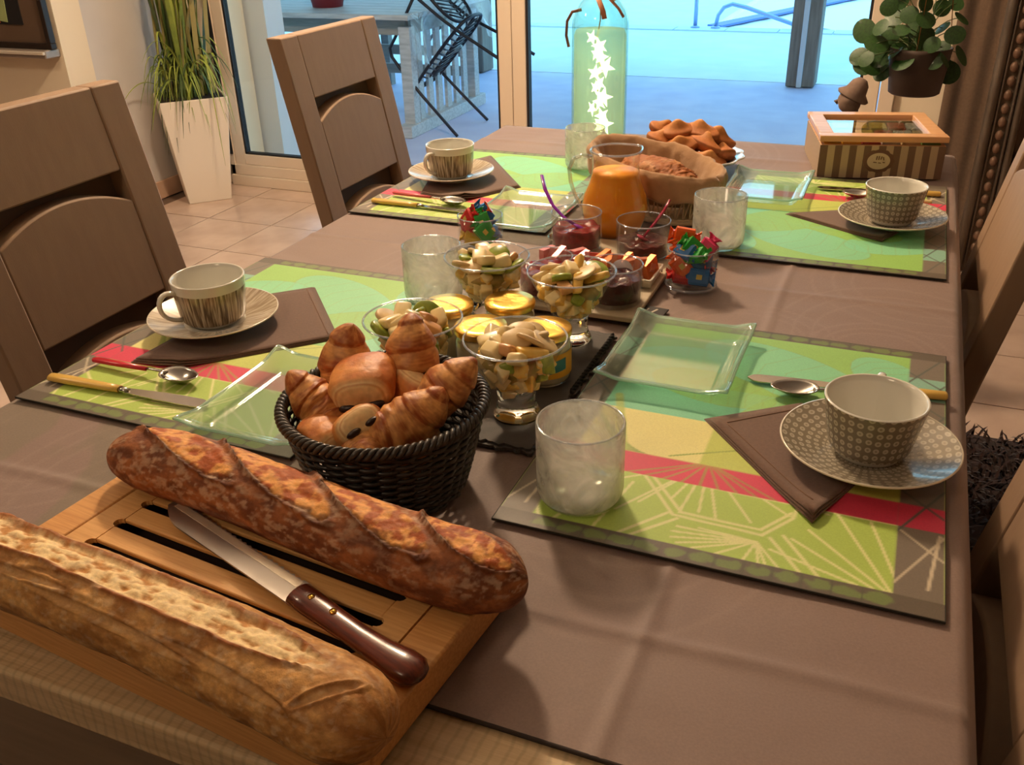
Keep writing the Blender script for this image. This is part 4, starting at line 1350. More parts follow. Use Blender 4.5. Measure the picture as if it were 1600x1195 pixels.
# croissants and chocolate rolls
m_pas = M('pastry_glaze', (0.6, 0.3, 0.1, 1), 0.48, attr=True, nscale=140, ndetail=5, attr_noise=0.14, bump=0.45, bscale=260, bdist=0.0008, coat=0.0)
m_choc = M('dark_chocolate', S(48, 26, 18), 0.35)
def croissant_mesh(seed, L=0.104, R0=0.0245, bend=0.9, nt=150, nth=64):
    t = np.linspace(0, 1, nt); th = np.linspace(0, 2 * PI, nth)
    T_, H_ = np.meshgrid(t, th, indexing='ij')
    c = 2 * T_ - 1
    env = np.clip(1 - np.abs(c) ** 1.8, 0, 1) ** 0.66
    # spiral rolled layers: steps in radius along the length, slanted round the body
    lay = (np.abs(c) * 2.4 + 0.42 * np.sin(H_ + seed) * (1 - np.abs(c)) + 0.1 * seed) % 1.0
    step = (1 - lay ** 2) * smooth(0, 0.22, lay) * 0.0026 * smooth(0.02, 0.2, np.abs(c)) 
    nz_ = fbm(np.stack([c * 5 + seed * 3, np.cos(H_) * 1.8, np.sin(H_) * 1.8], -1), 4)
    r = R0 * env * (0.95 + 0.16 * (nz_ - 0.5)) + step * env ** 0.5
    r = np.maximum(r, 0.0006)
    ang = c * bend * 0.9
    Rb = L / 2 / max(bend, 0.2)
    cx = Rb * np.sin(ang); cy = Rb * (1 - np.cos(ang))
    tx, ty = np.cos(ang), np.sin(ang)
    nx, ny = -ty, tx
    X = cx + nx * r * np.cos(H_); Y = cy + ny * r * np.cos(H_); Z = r * 0.88 * np.sin(H_)
    lo, hi = np.array(S(158, 78, 32)[:3]), np.array(S(236, 172, 100)[:3])
    strn = fbm(np.stack([c * 40 + np.sin(H_) * 2, np.cos(H_) * 2 + seed, c * 0], -1), 3)
    k = smooth(0.15, 0.95, lay)
    k2 = smooth(0.35, 0.65, fbm(np.stack([c * 9 + seed, np.cos(H_) * 3, np.sin(H_) * 3], -1), 4))
    w = np.clip(0.05 + 0.40 * k + 0.50 * k2 + 0.6 * (strn - 0.5) - 0.2 * smooth(0.75, 1, np.abs(c)), 0, 1)[..., None]
    col = lo * (1 - w) + hi * w
    return grid_mesh('croissant', X, Y, Z, col)
def place_pastry(me, name, label, cat, loc, rot, grp):
    o = bpy.data.objects.new(name, me)
    if not me.materials:
        me.materials.append(m_pas)
    COL.objects.link(o)
    o.location = loc
    o.rotation_euler = rot
    return tag(o, label, cat, grp)
cro = [croissant_mesh(s, bend=b_) for s, b_ in ((1, 0.5), (4, 0.8), (8, 0.35))]
GC = 'croissants in the dark wicker basket'
GP = 'chocolate rolls in the dark wicker basket'
def R3(ax, tilt, spin):    # long axis direction azimuth ax, elevation tilt
    q = Euler((spin, 0, 0)).to_matrix()
    m_ = Euler((0, -tilt, 0)).to_matrix()
    z_ = Euler((0, 0, ax)).to_matrix()
    return (z_ @ m_ @ q).to_euler()
place_pastry(cro[0], 'croissant', 'croissant standing point up at the back of the dark wicker basket', 'croissant', (-0.379, 0.648, 0.100), R3(0.6, 1.38, 0.3), GC).scale = (1.12, 1.18, 1.18)
place_pastry(cro[1], 'croissant', 'croissant standing point up at the left back of the dark wicker basket', 'croissant', (-0.437, 0.634, 0.090), R3(2.3, 1.25, 2.2), GC).scale = (1.1, 1.12, 1.12)
place_pastry(cro[2], 'croissant', 'croissant with its tip over the right rim of the dark wicker basket', 'croissant', (-0.339, 0.624, 0.094), R3(0.35, 0.72, 0.2), GC)
place_pastry(cro[1], 'croissant', 'croissant leaning on the left rim of the dark wicker basket', 'croissant', (-0.434, 0.586, 0.080), R3(2.9, 0.55, 1.0), GC)
place_pastry(cro[0], 'croissant', 'croissant slanting at the front right of the dark wicker basket', 'croissant', (-0.350, 0.581, 0.084), R3(0.75, 0.42, 1.4), GC)
place_pastry(cro[2], 'croissant', 'croissant lying low at the front centre of the dark wicker basket', 'croissant', (-0.378, 0.556, 0.070), R3(-1.0, 0.10, 0.6), GC).scale = (0.7, 0.85, 0.85)

def choc_roll(label, loc, rz, tilt=0.0, roll=0.0, sc=1.0):
    t = thing('chocolate_roll', label, 'pastry', loc, 0, GP, rot=(Euler((0, 0, rz)).to_matrix() @ Euler((0, -tilt, 0)).to_matrix() @ Euler((roll, 0, 0)).to_matrix()).to_euler())
    L, a, b_ = 0.052 * sc, 0.0275 * sc, 0.0180 * sc
    nt, nth = 60, 72
    s = np.linspace(-1, 1, nt); th = np.linspace(0, 2 * PI, nth)
    S_, H_ = np.meshgrid(s, th, indexing='ij')
    env = np.clip(1 - np.abs(S_) ** 4.5, 0, 1) ** 0.42 * (1 - 0.06 * S_ ** 2)
    nz_ = fbm(np.stack([S_ * 2 + loc[0] * 90, np.cos(H_) * 1.5, np.sin(H_) * 1.5 + loc[1] * 50], -1), 4)
    r = env * (0.94 + 0.14 * (nz_ - 0.5))
    ex = 0.8
    cc, ss = np.cos(H_), np.sin(H_)
    X = S_ * L / 2
    Y = np.sign(cc) * np.abs(cc) ** ex * a * r; Z = np.sign(ss) * np.abs(ss) ** ex * b_ * r
    lo, hi, pale = np.array(S(196, 112, 52)[:3]), np.array(S(224, 148, 78)[:3]), np.array(S(240, 206, 148)[:3])
    w = smooth(0.35, 0.65, nz_)[..., None]
    col = lo * (1 - w) + hi * w
    endm = smooth(0.66, 0.84, np.abs(S_))[..., None]
    col = col * (1 - endm) + pale * endm
    rings = (0.5 + 0.5 * np.cos(env * 52 + 2 * nz_))[..., None] * endm * 0.65
    col = col * (1 - rings) + lo * rings
    lower = (smooth(0.0, -0.6, ss) * 0.6)[..., None]
    col = col * (1 - lower) + pale * 0.95 * lower
    me = grid_mesh('roll_body', X, Y, Z, col)
    obj('roll_body', me, m_pas, t)
    for e_ in (-1, 1):
        # layered spiral on the end face
        for y_ in (-0.40, 0.40):
            G().ball((e_ * (L / 2 - 0.0020), a * y_ * 0.9, -b_ * 0.32), (0.0046, 0.0078 * sc, 0.0034 * sc), 12, 8).build('chocolate_stick', m_choc, t)
    return t
choc_roll('glossy chocolate roll on top of the pile in the dark wicker basket', (-0.403, 0.608, 0.103), math.radians(-68), -0.10, 0.16, 1.16)
choc_roll('chocolate roll below the top one, its end toward the camera', (-0.388, 0.568, 0.082), math.radians(-50), 0.70, 0.42, 0.90)
choc_roll('chocolate roll with two chocolate ends up, right behind the top roll', (-0.368, 0.622, 0.088), math.radians(40), 1.15, 0.5, 0.95)
choc_roll('small pale chocolate roll at the left behind the leaning croissant', (-0.428, 0.606, 0.080), math.radians(150), 0.1, 0.2, 0.85)
choc_roll('chocolate roll tucked at the front left rim of the dark wicker basket', (-0.414, 0.559, 0.074), math.radians(155), 0.05, 0.1, 0.9)
choc_roll('chocolate roll at the right rim of the dark wicker basket, mostly hidden', (-0.352, 0.598, 0.055), math.radians(20), 0.0, 0.0, 0.9)
choc_roll('chocolate roll buried in the bottom of the dark wicker basket', (-0.395, 0.620, 0.040), math.radians(20), 0.0, 0.0, 1.0)
choc_roll('second chocolate roll buried under the croissants of the dark wicker basket', (-0.370, 0.585, 0.036), math.radians(110), 0.0, 0.0, 1.0)
# ================================================================== CENTRE OF THE TABLE: SLATE, FRUIT SALADS, YOGURTS
m_slate = M('slate', S(72, 68, 66), 0.7, col2=S(88, 82, 78), nscale=30, bump=0.5, bscale=90, bdist=0.0012)
rs = np.random.RandomState(21)
def rough_rect(x0, x1, y0, y1, amp=0.0018, step=0.004):
    P = []
    for (ax, ay, bx, by) in ((x0, y0, x1, y0), (x1, y0, x1, y1), (x1, y1, x0, y1), (x0, y1, x0, y0)):
        n = max(2, int(math.hypot(bx - ax, by - ay) / step))
        for i in range(n):
            f = i / n
            j = rs.randn() * amp * (0.3 if i == 0 else 1)
            nx, ny = (by - ay), -(bx - ax)
            l_ = math.hypot(nx, ny)
            P.append((ax + (bx - ax) * f + nx / l_ * j, ay + (by - ay) * f + ny / l_ * j))
    return P
sl = thing('slate_board', 'rough edged dark slate board carrying the fruit salads and gold lidded yogurt jars', 'slate board', (-0.388, 0.842, -0.0035))
G().prism(rough_rect(-0.105, 0.105, -0.142, 0.142), 0, 0.0035).build('slate_slab', m_slate, sl, smooth_=False)
G().prism(rough_rect(-0.1025, 0.1025, -0.1395, 0.1395, 0.0012), 0.0035, 0.0062).build('slate_slab', m_slate, sl, smooth_=False)
SZT = 0.0028
# braided dark cord edge seen on the right side
pts = [(0.1025 + 0.0015 * math.sin(i * 1.3), -0.02 + i * 0.0016, 0.0068 + 0.0012 * math.cos(i * 1.3)) for i in range(98)]
G().tube(pts, 0.0018, 6).build('edge_flakes', M('slate_flake', S(34, 31, 30), 0.8), sl)

# fruit pieces (mesh kinds)
def chunk(seed, sx, sy, sz):
    r = np.random.RandomState(seed)
    g = G()
    x, y, z = sx / 2, sy / 2, sz / 2
    vs = [(a * x * r.uniform(.7, 1.1), b * y * r.uniform(.7, 1.1), c * z * r.uniform(.7, 1.1)) for a, b, c in ((-1, -1, -1), (1, -1, -1), (1, 1, -1), (-1, 1, -1), (-1, -1, 1), (1, -1, 1), (1, 1, 1), (-1, 1, 1))]
    g.add(vs, [(0, 3, 2, 1), (4, 5, 6, 7), (0, 1, 5, 4), (1, 2, 6, 5), (2, 3, 7, 6), (3, 0, 4, 7)])
    return g
m_apple = M('pale_apple', S(240, 214, 148), 0.3, col2=S(246, 226, 172), nscale=60, coat=0.3)
m_pine = M('yellow_fruit', S(240, 190, 84), 0.3, col2=S(246, 206, 110), nscale=120, coat=0.3)
m_ban = M('banana_flesh', S(232, 204, 150), 0.4, col2=S(216, 184, 128), nscale=100)
m_bseed = M('banana_core', S(190, 150, 96), 0.5)
m_kiwi = M('kiwi_green', S(160, 172, 62), 0.3, col2=S(126, 146, 44), nscale=90, coat=0.3)
m_seed = M('kiwi_seed', S(30, 24, 18), 0.4)
m_grape = M('peach_orange', S(222, 164, 104), 0.35, coat=0.3)
apple_me = [chunk(s, 0.020, 0.017, 0.014).mesh('apple_piece') for s in (1, 2, 3, 5)]
pine_me = [chunk(s, 0.024, 0.013, 0.010).mesh('yellow_piece') for s in (7, 8)]
peach_me = [chunk(s, 0.019, 0.016, 0.012).mesh('peach_piece') for s in (11, 12)]
for ms, mt in ((apple_me, m_apple), (pine_me, m_pine), (peach_me, m_grape)):
    for me in ms:
        me.materials.append(mt)
SECT = ('right', 'far right', 'far', 'far left', 'left', 'near left', 'near', 'near right')
def sector(dx, dy, r):
    if math.hypot(dx, dy) < r:
        return 'centre'
    return SECT[int(round(math.atan2(dy, dx) / (PI / 4))) % 8] + ' side'
bme = G().lathe([(0, -0.0028), (0.011, -0.0028), (0.0125, -0.0015), (0.0125, 0.0015), (0.011, 0.0028), (0, 0.0030)], 24, wob=lambda a, i: 1 + 0.04 * math.cos(3 * a)).mesh('banana_slice')
bme.materials.append(m_ban)
kme = G().lathe([(0, -0.003), (0.011, -0.003), (0.012, 0), (0.011, 0.003), (0, 0.003)], 20, wob=lambda a, i: 1 + 0.05 * math.sin(2 * a)).mesh('kiwi_slice')
kme.materials.append(m_kiwi)
m_bowlglass = m_clear
def bowl_profile(H=0.088, R=0.0515):
    # open cone bowl from stem top
    out = [(0.0, 0.030), (0.014, 0.030), (0.020, 0.032)]
    for f in np.linspace(0.08, 1, 12):
        out.append((0.020 + (R - 0.020) * f ** 0.86, 0.032 + (H - 0.032) * f))
    return out
RIM = glass_thin('shiny_rim', (0.85, 0.9, 0.98, 1), milk=0.22, milk_col=(0.78, 0.82, 0.95, 1), gloss=0.35)
def verrine(label, x, y, seed, mix, pos):
    t = thing('fruit_glass', label, 'glass', (x, y, SZT))
    G().lathe([(0, 0.0), (0.021, 0.0), (0.024, 0.0015), (0.0242, 0.005), (0.0205, 0.014), (0.0190, 0.022), (0.0200, 0.030), (0.0, 0.0300)], 40).build('stem', m_gs, t)
    G().lathe(bowl_profile(), 56).build('bowl_wall', m_bowlglass, t)
    G().tube([(0.0515 * math.cos(2 * PI * k / 64), 0.0515 * math.sin(2 * PI * k / 64), 0.088) for k in range(64)], 0.0012, 6, closed=True).build('rim', RIM, t)
    # packed fruit filling the cone (too many to count): one mass of small chunks
    r = np.random.RandomState(seed)
    gs = {'apple': G(), 'kiwi': G(), 'yellow': G()}
    n_ = 70
    for i in range(n_):
        z = 0.034 + 0.036 * r.rand() ** 0.6
        Rz = 0.020 + 0.033 * ((z - 0.032) / 0.056) ** 0.86 - 0.0075
        a = r.rand() * 6.28
        q = Rz * (0.75 + 0.25 * r.rand())
        s_ = 0.013 + 0.010 * r.rand()
        m_ = Matrix.Translation((q * math.cos(a), q * math.sin(a), z)) @ Euler((r.rand() * 6, r.rand() * 6, r.rand() * 6)).to_matrix().to_4x4()
        c_ = chunk(seed * 100 + i, s_, s_ * .8, s_ * .7)
        kk = ('apple', 'apple', 'apple', 'yellow', 'apple', 'kiwi', 'yellow')[int(r.rand() * 7)]
        gs[kk].add(c_.v, c_.f, mat=m_)
    core = G().lathe([(0, 0.033), (0.014, 0.034), (0.024, 0.046), (0.036, 0.066), (0.030, 0.072), (0, 0.076)], 24)
    mass = thing('fruit_salad', 'chopped fruit packed inside the %s fruit salad glass' % pos, 'fruit', (x, y, SZT))
    mass['kind'] = 'stuff'
    core.build('shadowed_core', M('fruit_core_shadow', S(186, 152, 84), 0.4, col2=S(140, 128, 56), nscale=70), mass)  # olive, darkened core paints the shadow between the fruit pieces
    for kk, g_ in gs.items():
        g_.build('small_%s_bits' % kk, {'apple': m_apple, 'kiwi': m_kiwi, 'yellow': m_pine}[kk], mass, bevel=0.0022, bseg=2, auto=False)['kind'] = 'stuff'
    # countable pieces on top
    kinds = {'a': ('apple_piece', apple_me, 'pale apple piece'), 'y': ('yellow_piece', pine_me, 'yellow fruit piece'), 'p': ('peach_piece', peach_me, 'orange peach piece'),
             'b': ('banana_slice', [bme], 'banana slice'), 'k': ('kiwi_slice', [kme], 'green kiwi slice')}
    for i, ch in enumerate(mix):
        nm, ms, lab = kinds[ch]
        ang = i * 2.399963 + seed
        rad = 0.034 * math.sqrt((i + 0.3) / len(mix))
        z = 0.078 + 0.013 * (1 - (rad / 0.036) ** 1.6) + r.uniform(-0.002, 0.002)
        o = bpy.data.objects.new(nm, ms[int(r.rand() * len(ms))])
        COL.objects.link(o)
        o.location = (x + rad * math.cos(ang), y + rad * math.sin(ang), SZT + z)
        o.rotation_euler = (r.uniform(-0.7, 0.7), r.uniform(-0.7, 0.7), r.rand() * 6.28)
        o.scale = [r.uniform(1.15, 1.5), r.uniform(1.0, 1.3), r.uniform(0.8, 1.15)]
        if ch in 'ayp':
            md = o.modifiers.new('round', 'BEVEL'); md.width = 0.0034; md.segments = 3
        tag(o, '%s at the %s of the %s fruit salad' % (lab, sector(rad * math.cos(ang), rad * math.sin(ang), 0.012), pos), 'fruit', '%ss on the %s fruit salad' % (lab, pos))
    return t
verrine('stemmed glass of fruit salad nearest the camera, its rim beside the croissants', -0.322, 0.759, 3, 'abbabapbaykabaab', 'nearest')
verrine('stemmed glass of fruit salad nearest the jam glasses, at the right back of the slate', -0.329, 0.948, 5, 'ayabpkabyaaybpka', 'right back')
verrine('stemmed glass of fruit salad at the left back of the slate, before the candies', -0.443, 0.963, 8, 'bakbabkaabpakabk', 'left back')
verrine('stemmed glass of fruit salad behind the croissants at the left of the slate', -0.441, 0.768, 12, 'akapabkapkaabyak', 'front left')

# yogurt jars
m_gold = M('gold_foil', S(246, 198, 96), 0.28, 0.9, bump=0.5, bscale=120, bdist=0.0012)
m_yog = M('yogurt_white', S(226, 214, 190), 0.5)
m_yl = M('label_yellow', S(232, 178, 60), 0.5)
m_bl = M('label_teal', S(60, 142, 160), 0.5)
def yogurt(label, x, y, lab=False):
    t = thing('yogurt_jar', label, 'jar', (x, y, SZT), 0, 'gold lidded yogurt jars on the slate')
    G().lathe([(0, 0.0), (0.024, 0.0), (0.0275, 0.003), (0.0285, 0.010), (0.0288, 0.040), (0.0278, 0.048), (0.0262, 0.052), (0.0272, 0.058), (0.0272, 0.060)], 44).build('jar_glass', glass_thin('jar_glass', (0.9, 0.92, 0.9, 1), gloss=0.14), t)
    G().lathe([(0, 0.002), (0.024, 0.002), (0.0272, 0.006), (0.0276, 0.038), (0.0265, 0.050), (0.0, 0.052)], 40).build('yogurt_fill', m_yog, t)
    G().lathe([(0.0290, 0.0545), (0.0296, 0.0605), (0.0285, 0.0622), (0.018, 0.0618), (0.0, 0.0614)], 60, wob=lambda a, i: 1 + (0.012 * math.sin(a * 22) if i == 0 else 0.004 * math.sin(a * 22) if i == 1 else 0)).build('foil_lid', m_gold, t)
    if lab:
        def arc(z0, z1, a0, a1, m, nm):
            vs, fs = [], []
            n = 24
            for i in range(n + 1):
                a = a0 + (a1 - a0) * i / n
                for z in (z0, z1):
                    vs.append((0.0291 * math.cos(a), 0.0291 * math.sin(a), z))
            for i in range(n):
                fs.append((2 * i, 2 * i + 2, 2 * i + 3, 2 * i + 1))
            G().add(vs, fs).build(nm, m, t)
        arc(0.012, 0.040, -2.6, 0.8, m_yl, 'paper_label')
        vs = [(0.0294 * math.cos(a), 0.0294 * math.sin(a), z) for a in np.linspace(-1.35, -0.35, 12) for z in (0.017 + 0.004 * (a + 1.35), 0.031 + 0.004 * (a + 1.35))]
        G().add(vs, [(2 * i, 2 * i + 2, 2 * i + 3, 2 * i + 1) for i in range(11)]).build('label_panel', m_bl, t)
    return t
yogurt('gold foil lidded yogurt jar standing furthest back, fully seen between the fruit salads', -0.388, 0.902)
yogurt('gold foil lidded yogurt jar behind the rim of the front left fruit salad', -0.4515, 0.870)
yogurt('gold foil lidded yogurt jar in the middle of the slate, behind the nearest fruit salad', -0.3915, 0.828)
yogurt('gold foil lidded yogurt jar with yellow and teal label, right of the nearest fruit salad', -0.324, 0.8465, True)

# ------------------------------------------------------------------ pale tray with jams and foil portions
m_tray = M('pale_tray_wood', S(196, 178, 150), 0.55, col2=S(206, 190, 164), nscale=20, stretch=(1, 12, 12))
tr = thing('serving_tray', 'pale wooden tray with dark underside holding the jam glasses and foil portions', 'tray', (-0.3615, 1.158, -0.0035))
G().box((0, 0, 0.0075), (0.178, 0.272, 0.007)).build('tray_top', m_tray, tr, smooth_=False, bevel=0.0015)
G().box((0, 0, 0.0018), (0.170, 0.264, 0.0036)).build('tray_base', M('tray_dark', S(60, 46, 38), 0.7), tr, smooth_=False)
TZ = 0.0077
m_jam1 = M('red_jam', S(112, 10, 22), 0.2, col2=S(140, 20, 30), nscale=150, spec=0.25, bump=0.5, bscale=160, bdist=0.002)
m_jam2 = M('dark_jam', S(58, 8, 12), 0.2, col2=S(78, 14, 16), nscale=150, spec=0.25, bump=0.5, bscale=160, bdist=0.002)
def jam(label, x, y, jm, H=0.052, R=0.0365, fill=0.6):
    t = thing('jam_glass', label, 'glass', (x, y, TZ), 0, 'jam glasses on the pale tray')
    G().lathe([(0, 0), (R - 0.004, 0), (R - 0.001, 0.002), (R, 0.006), (R, H), (R - 0.0016, H), (R - 0.0018, 0.006), (0, 0.005)], 48).build('glass_wall', m_clear, t)
    G().tube([((R - 0.0008) * math.cos(2 * PI * k / 56), (R - 0.0008) * math.sin(2 * PI * k / 56), H) for k in range(56)], 0.0010, 6, closed=True).build('rim', RIM, t)
    r0 = R - 0.0024
    n1_, n2_ = 40, 14
    vs, fs = [], []
    for i in range(n2_ + 1):
        for j in range(n1_):
            q = i / n2_; a = 2 * PI * j / n1_
            px, py = r0 * q * math.cos(a), r0 * q * math.sin(a)
            z = H * fill + 0.004 * (float(vnoise(np.array([px * 90 + x * 50, py * 90, 1.0]))) - 0.5) * 1.6 + 0.002 * q
            vs.append((px, py, z))
    for i in range(n2_):
        for j in range(n1_):
            fs.append((i * n1_ + j, (i + 1) * n1_ + j, (i + 1) * n1_ + (j + 1) % n1_, i * n1_ + (j + 1) % n1_))
    k0 = len(vs)
    for j in range(n1_):
        a = 2 * PI * j / n1_
        vs.append((r0 * math.cos(a), r0 * math.sin(a), 0.0062))
    for j in range(n1_):
        fs.append((n2_ * n1_ + j, k0 + j, k0 + (j + 1) % n1_, n2_ * n1_ + (j + 1) % n1_))
    fs.append(tuple(k0 + j for j in reversed(range(n1_))))
    G().add(vs, fs).build('jam_fill', jm, t)
    return t
jam('glass of bright red jam with a purple spoon, left of the orange juice jug base', -0.424, 1.243, m_jam1, 0.055, 0.0375, 0.56)
jam('glass of dark jam with a magenta spoon in front of the bread basket', -0.322, 1.240, m_jam2, 0.054, 0.039, 0.42)
jam('glass of dark red jam at the near right corner of the pale tray', -0.3125, 1.070, m_jam2, 0.050, 0.036, 0.62)
jam('glass of red jam behind the left back fruit salad, near left corner of the tray', -0.4065, 1.068, m_jam1, 0.050, 0.036, 0.60)
def plastic_spoon(label, pts, mat):
    t = thing('plastic_spoon', label, 'spoon', pts[0], 0, 'coloured plastic jam spoons')
    P = [Vector(p) - Vector(pts[0]) for p in pts]
    G().tube([tuple(p) for p in P], [0.0030] + [0.0038] * (len(P) - 2) + [0.0034], 10, flat=0.5).build('handle', mat, t)
    G().ball(tuple(P[0]), (0.010, 0.007, 0.0025), 14, 8, rot=(0, 0.5, 0.4)).build('spoon_bowl', mat, t)
    return t
m_pur = M('purple_plastic', S(140, 40, 170), 0.25, coat=0.3)
m_mag = M('magenta_plastic', S(150, 20, 60), 0.25, coat=0.3)
plastic_spoon('translucent purple plastic spoon sticking out of the bright red jam', [(-0.418, 1.238, TZ + 0.034), (-0.440, 1.236, TZ + 0.046), (-0.462, 1.246, TZ + 0.060), (-0.480, 1.262, TZ + 0.078), (-0.492, 1.280, TZ + 0.094)], m_pur)
plastic_spoon('magenta plastic spoon standing in the dark jam by the bread basket', [(-0.322, 1.238, TZ + 0.028), (-0.308, 1.244, TZ + 0.048), (-0.297, 1.254, TZ + 0.066), (-0.291, 1.262, TZ + 0.080)], m_mag)

# white dish with foil wrapped portions
m_dish = M('white_dish', S(230, 222, 206), 0.25, coat=0.3)
ds_ = thing('portion_dish', 'low white rectangular dish of foil wrapped portions in the middle of the tray', 'dish', (-0.3615, 1.1525, TZ))
g = G()
g.box((0, 0, 0.0015), (0.164, 0.062, 0.003))
for s in (-1, 1):
    g.box((0, s * 0.0315, 0.007), (0.168, 0.003, 0.012), rot=(-s * 0.25, 0, 0)); g.box((s * 0.0825, 0, 0.007), (0.003, 0.062, 0.012), rot=(0, s * 0.25, 0))
g.build('dish_body', m_dish, ds_, smooth_=False, bevel=0.001)
m_pink = M('pink_foil', S(214, 130, 132), 0.35, 0.5, bump=0.3, bscale=200)
m_orf = M('orange_foil', S(224, 128, 70), 0.35, 0.5, bump=0.3, bscale=200)
pk = {}
for nm, mt in (('pink', m_pink), ('orange', m_orf)):
    g = G().box((0, 0, 0), (0.026, 0.0085, 0.024))
    me = g.mesh('butter_portion', False)
    me.materials.append(mt)
    pk[nm] = me
fold = G().box((0, 0, 0), (0.012, 0.0012, 0.012), rot=(0, PI / 4, 0)).mesh('foil_fold', False)
fold.materials.append(M('foil_fold_pale', S(220, 150, 120), 0.5, 0.3))
for i in range(14):
    nm = 'pink' if i < 7 else 'orange'
    x = -0.435 + 0.0108 * i + (0.006 if i >= 7 else 0)
    o = bpy.data.objects.new('butter_portion', pk[nm])
    COL.objects.link(o)
    o.location = (x, 1.150 + 0.006 * math.sin(i * 2.1), TZ + 0.0185 + 0.001 * math.sin(i * 3.7))
    o.rotation_euler = (0.10 * math.sin(i * 1.7), 0.35 * math.sin(i * 2.3), PI / 2 - 0.35 + 0.1 * math.sin(i))
    tag(o, '%s foil portion, %s from the left, in the white dish' % (nm, ('first', 'second', 'third', 'fourth', 'fifth', 'sixth', 'seventh')[i % 7]), 'butter portion', '%s foil portions in the white dish' % nm)
    f_ = bpy.data.objects.new('foil_fold', fold)
    COL.objects.link(f_); f_.parent = o; f_.location = (0, -0.0046, 0)
# small clear creamer between them
cr_ = tag(G().lathe([(0, 0.0), (0.009, 0.0), (0.0115, 0.018), (0.015, 0.0185), (0.015, 0.0195), (0, 0.0195)], 28).build('creamer_cup', glass_thin('creamer_clear', (0.85, 0.85, 0.88, 1), milk=0.4, milk_col=(0.8, 0.78, 0.82, 1), gloss=0.2)), 'small clear plastic creamer tilted among the orange portions', 'creamer')
cr_.location = (-0.3195, 1.118, TZ + 0.022); cr_.rotation_euler = (1.2, 0.2, 0.3)

# little black tag with pale printed strokes
tg = thing('black_label_tag', 'small black tag with two pale strokes lying at the right of the tray', 'tag', (-0.262, 1.069, -0.0022), math.radians(-6))
G().box((0, 0, 0.001), (0.036, 0.030, 0.002)).build('tag_card', M('black_card', S(24, 18, 18), 0.5), tg, smooth_=False, bevel=0.0005)
m_st = M('pale_print', S(200, 190, 176), 0.6)
G().bar((-0.006, 0.006, 0.0022), (-0.009, -0.008, 0.0022), 0.0018, 0.0004).build('printed_stroke', m_st, tg, smooth_=False)
G().bar((0.005, 0.008, 0.0022), (0.000, -0.008, 0.0022), 0.0026, 0.0004).build('printed_stroke', m_st, tg, smooth_=False)
G().bar((0.000, -0.0085, 0.0022), (0.006, -0.0085, 0.0022), 0.0018, 0.0004).build('printed_stroke', m_st, tg, smooth_=False)

# ------------------------------------------------------------------ glasses of wrapped candies
def candy_me(mat, seed):
    g = G()
    r = np.random.RandomState(seed)
    s = np.linspace(-1, 1, 25)
    vs, fs = [], []
    ns = 12
    for i, q in enumerate(s):
        c = abs(q)
        if c < 0.66:
            w, h = 0.0092, 0.0062
        elif c < 0.76:
            w, h = 0.0045, 0.0028
        else:
            w, h = 0.0045 + 0.0040 * (c - 0.76) / 0.24, 0.0012
        for k in range(ns):
            a = 2 * PI * k / ns
            j = 1 + 0.05 * r.randn() * (c > 0.6)
            sg = lambda v, e: math.copysign(abs(v) ** e, v)
            vs.append((q * 0.0225, w * sg(math.cos(a), 0.6) * j, h * sg(math.sin(a), 0.6) + (0.002 * math.sin(k * 2.2) if c > 0.7 else 0)))
    for i in range(24):
        for k in range(ns):
            fs.append((i * ns + k, (i + 1) * ns + k, (i + 1) * ns + (k + 1) % ns, i * ns + (k + 1) % ns))
    fs.append(tuple(reversed(range(ns)))); fs.append(tuple(range(24 * ns, 25 * ns)))
    g.add(vs, fs)
    me = g.mesh('wrapped_candy', False)
    me.materials.append(mat)
    return me
ccol = {'red': (206, 36, 34), 'orange': (238, 96, 32), 'green': (40, 160, 56), 'blue': (40, 110, 180), 'pink': (226, 60, 110), 'yellow': (230, 190, 50)}
cmes = {k_: candy_me(M('wrapper_' + k_, S(*v_), 0.25, coat=0.5), i) for i, (k_, v_) in enumerate(ccol.items())}
band = G().box((0, 0, 0.0063), (0.008, 0.005, 0.0006)).mesh('wrapper_print', False)
band.materials.append(M('wrapper_print_gold', S(220, 190, 90), 0.4))
def candy_glass(label, x, y, z, R, H, lay, pos):
    t = thing('candy_glass', label, 'glass', (x, y, z))
    G().lathe([(0, 0), (R - 0.003, 0), (R, 0.004), (R, H), (R - 0.0016, H), (R - 0.0018, 0.009), (0, 0.0075)], 48).build('glass_wall', m_clear, t)
    G().tube([((R - 0.0008) * math.cos(2 * PI * k / 56), (R - 0.0008) * math.sin(2 * PI * k / 56), H) for k in range(56)], 0.0010, 6, closed=True).build('rim', RIM, t)
    G().tube([((R - 0.001) * math.cos(2 * PI * k / 56), (R - 0.001) * math.sin(2 * PI * k / 56), 0.003) for k in range(56)], 0.0022, 6, closed=True).build('glass_foot', RIM, t)
    for i, (c_, dx, dy, dz, rx, ry, rz) in enumerate(lay):
        o = bpy.data.objects.new('wrapped_candy', cmes[c_])
        COL.objects.link(o)
        o.location = (x + dx, y + dy, z + dz)
        o.rotation_euler = (rx, ry, rz)
        o.scale = (0.95, 1.3, 1.2)
        tag(o, '%s wrapped candy, %s %s, in the candy glass %s' % (c_, 'upper' if dz > 0.04 else 'lower', sector(dx, dy, 0.007), pos), 'candy', '%s candies in the glass %s' % (c_, pos))
        f_ = bpy.data.objects.new('wrapper_print', band)
        COL.objects.link(f_); f_.parent = o
    return t
rl = np.random.RandomState(9)
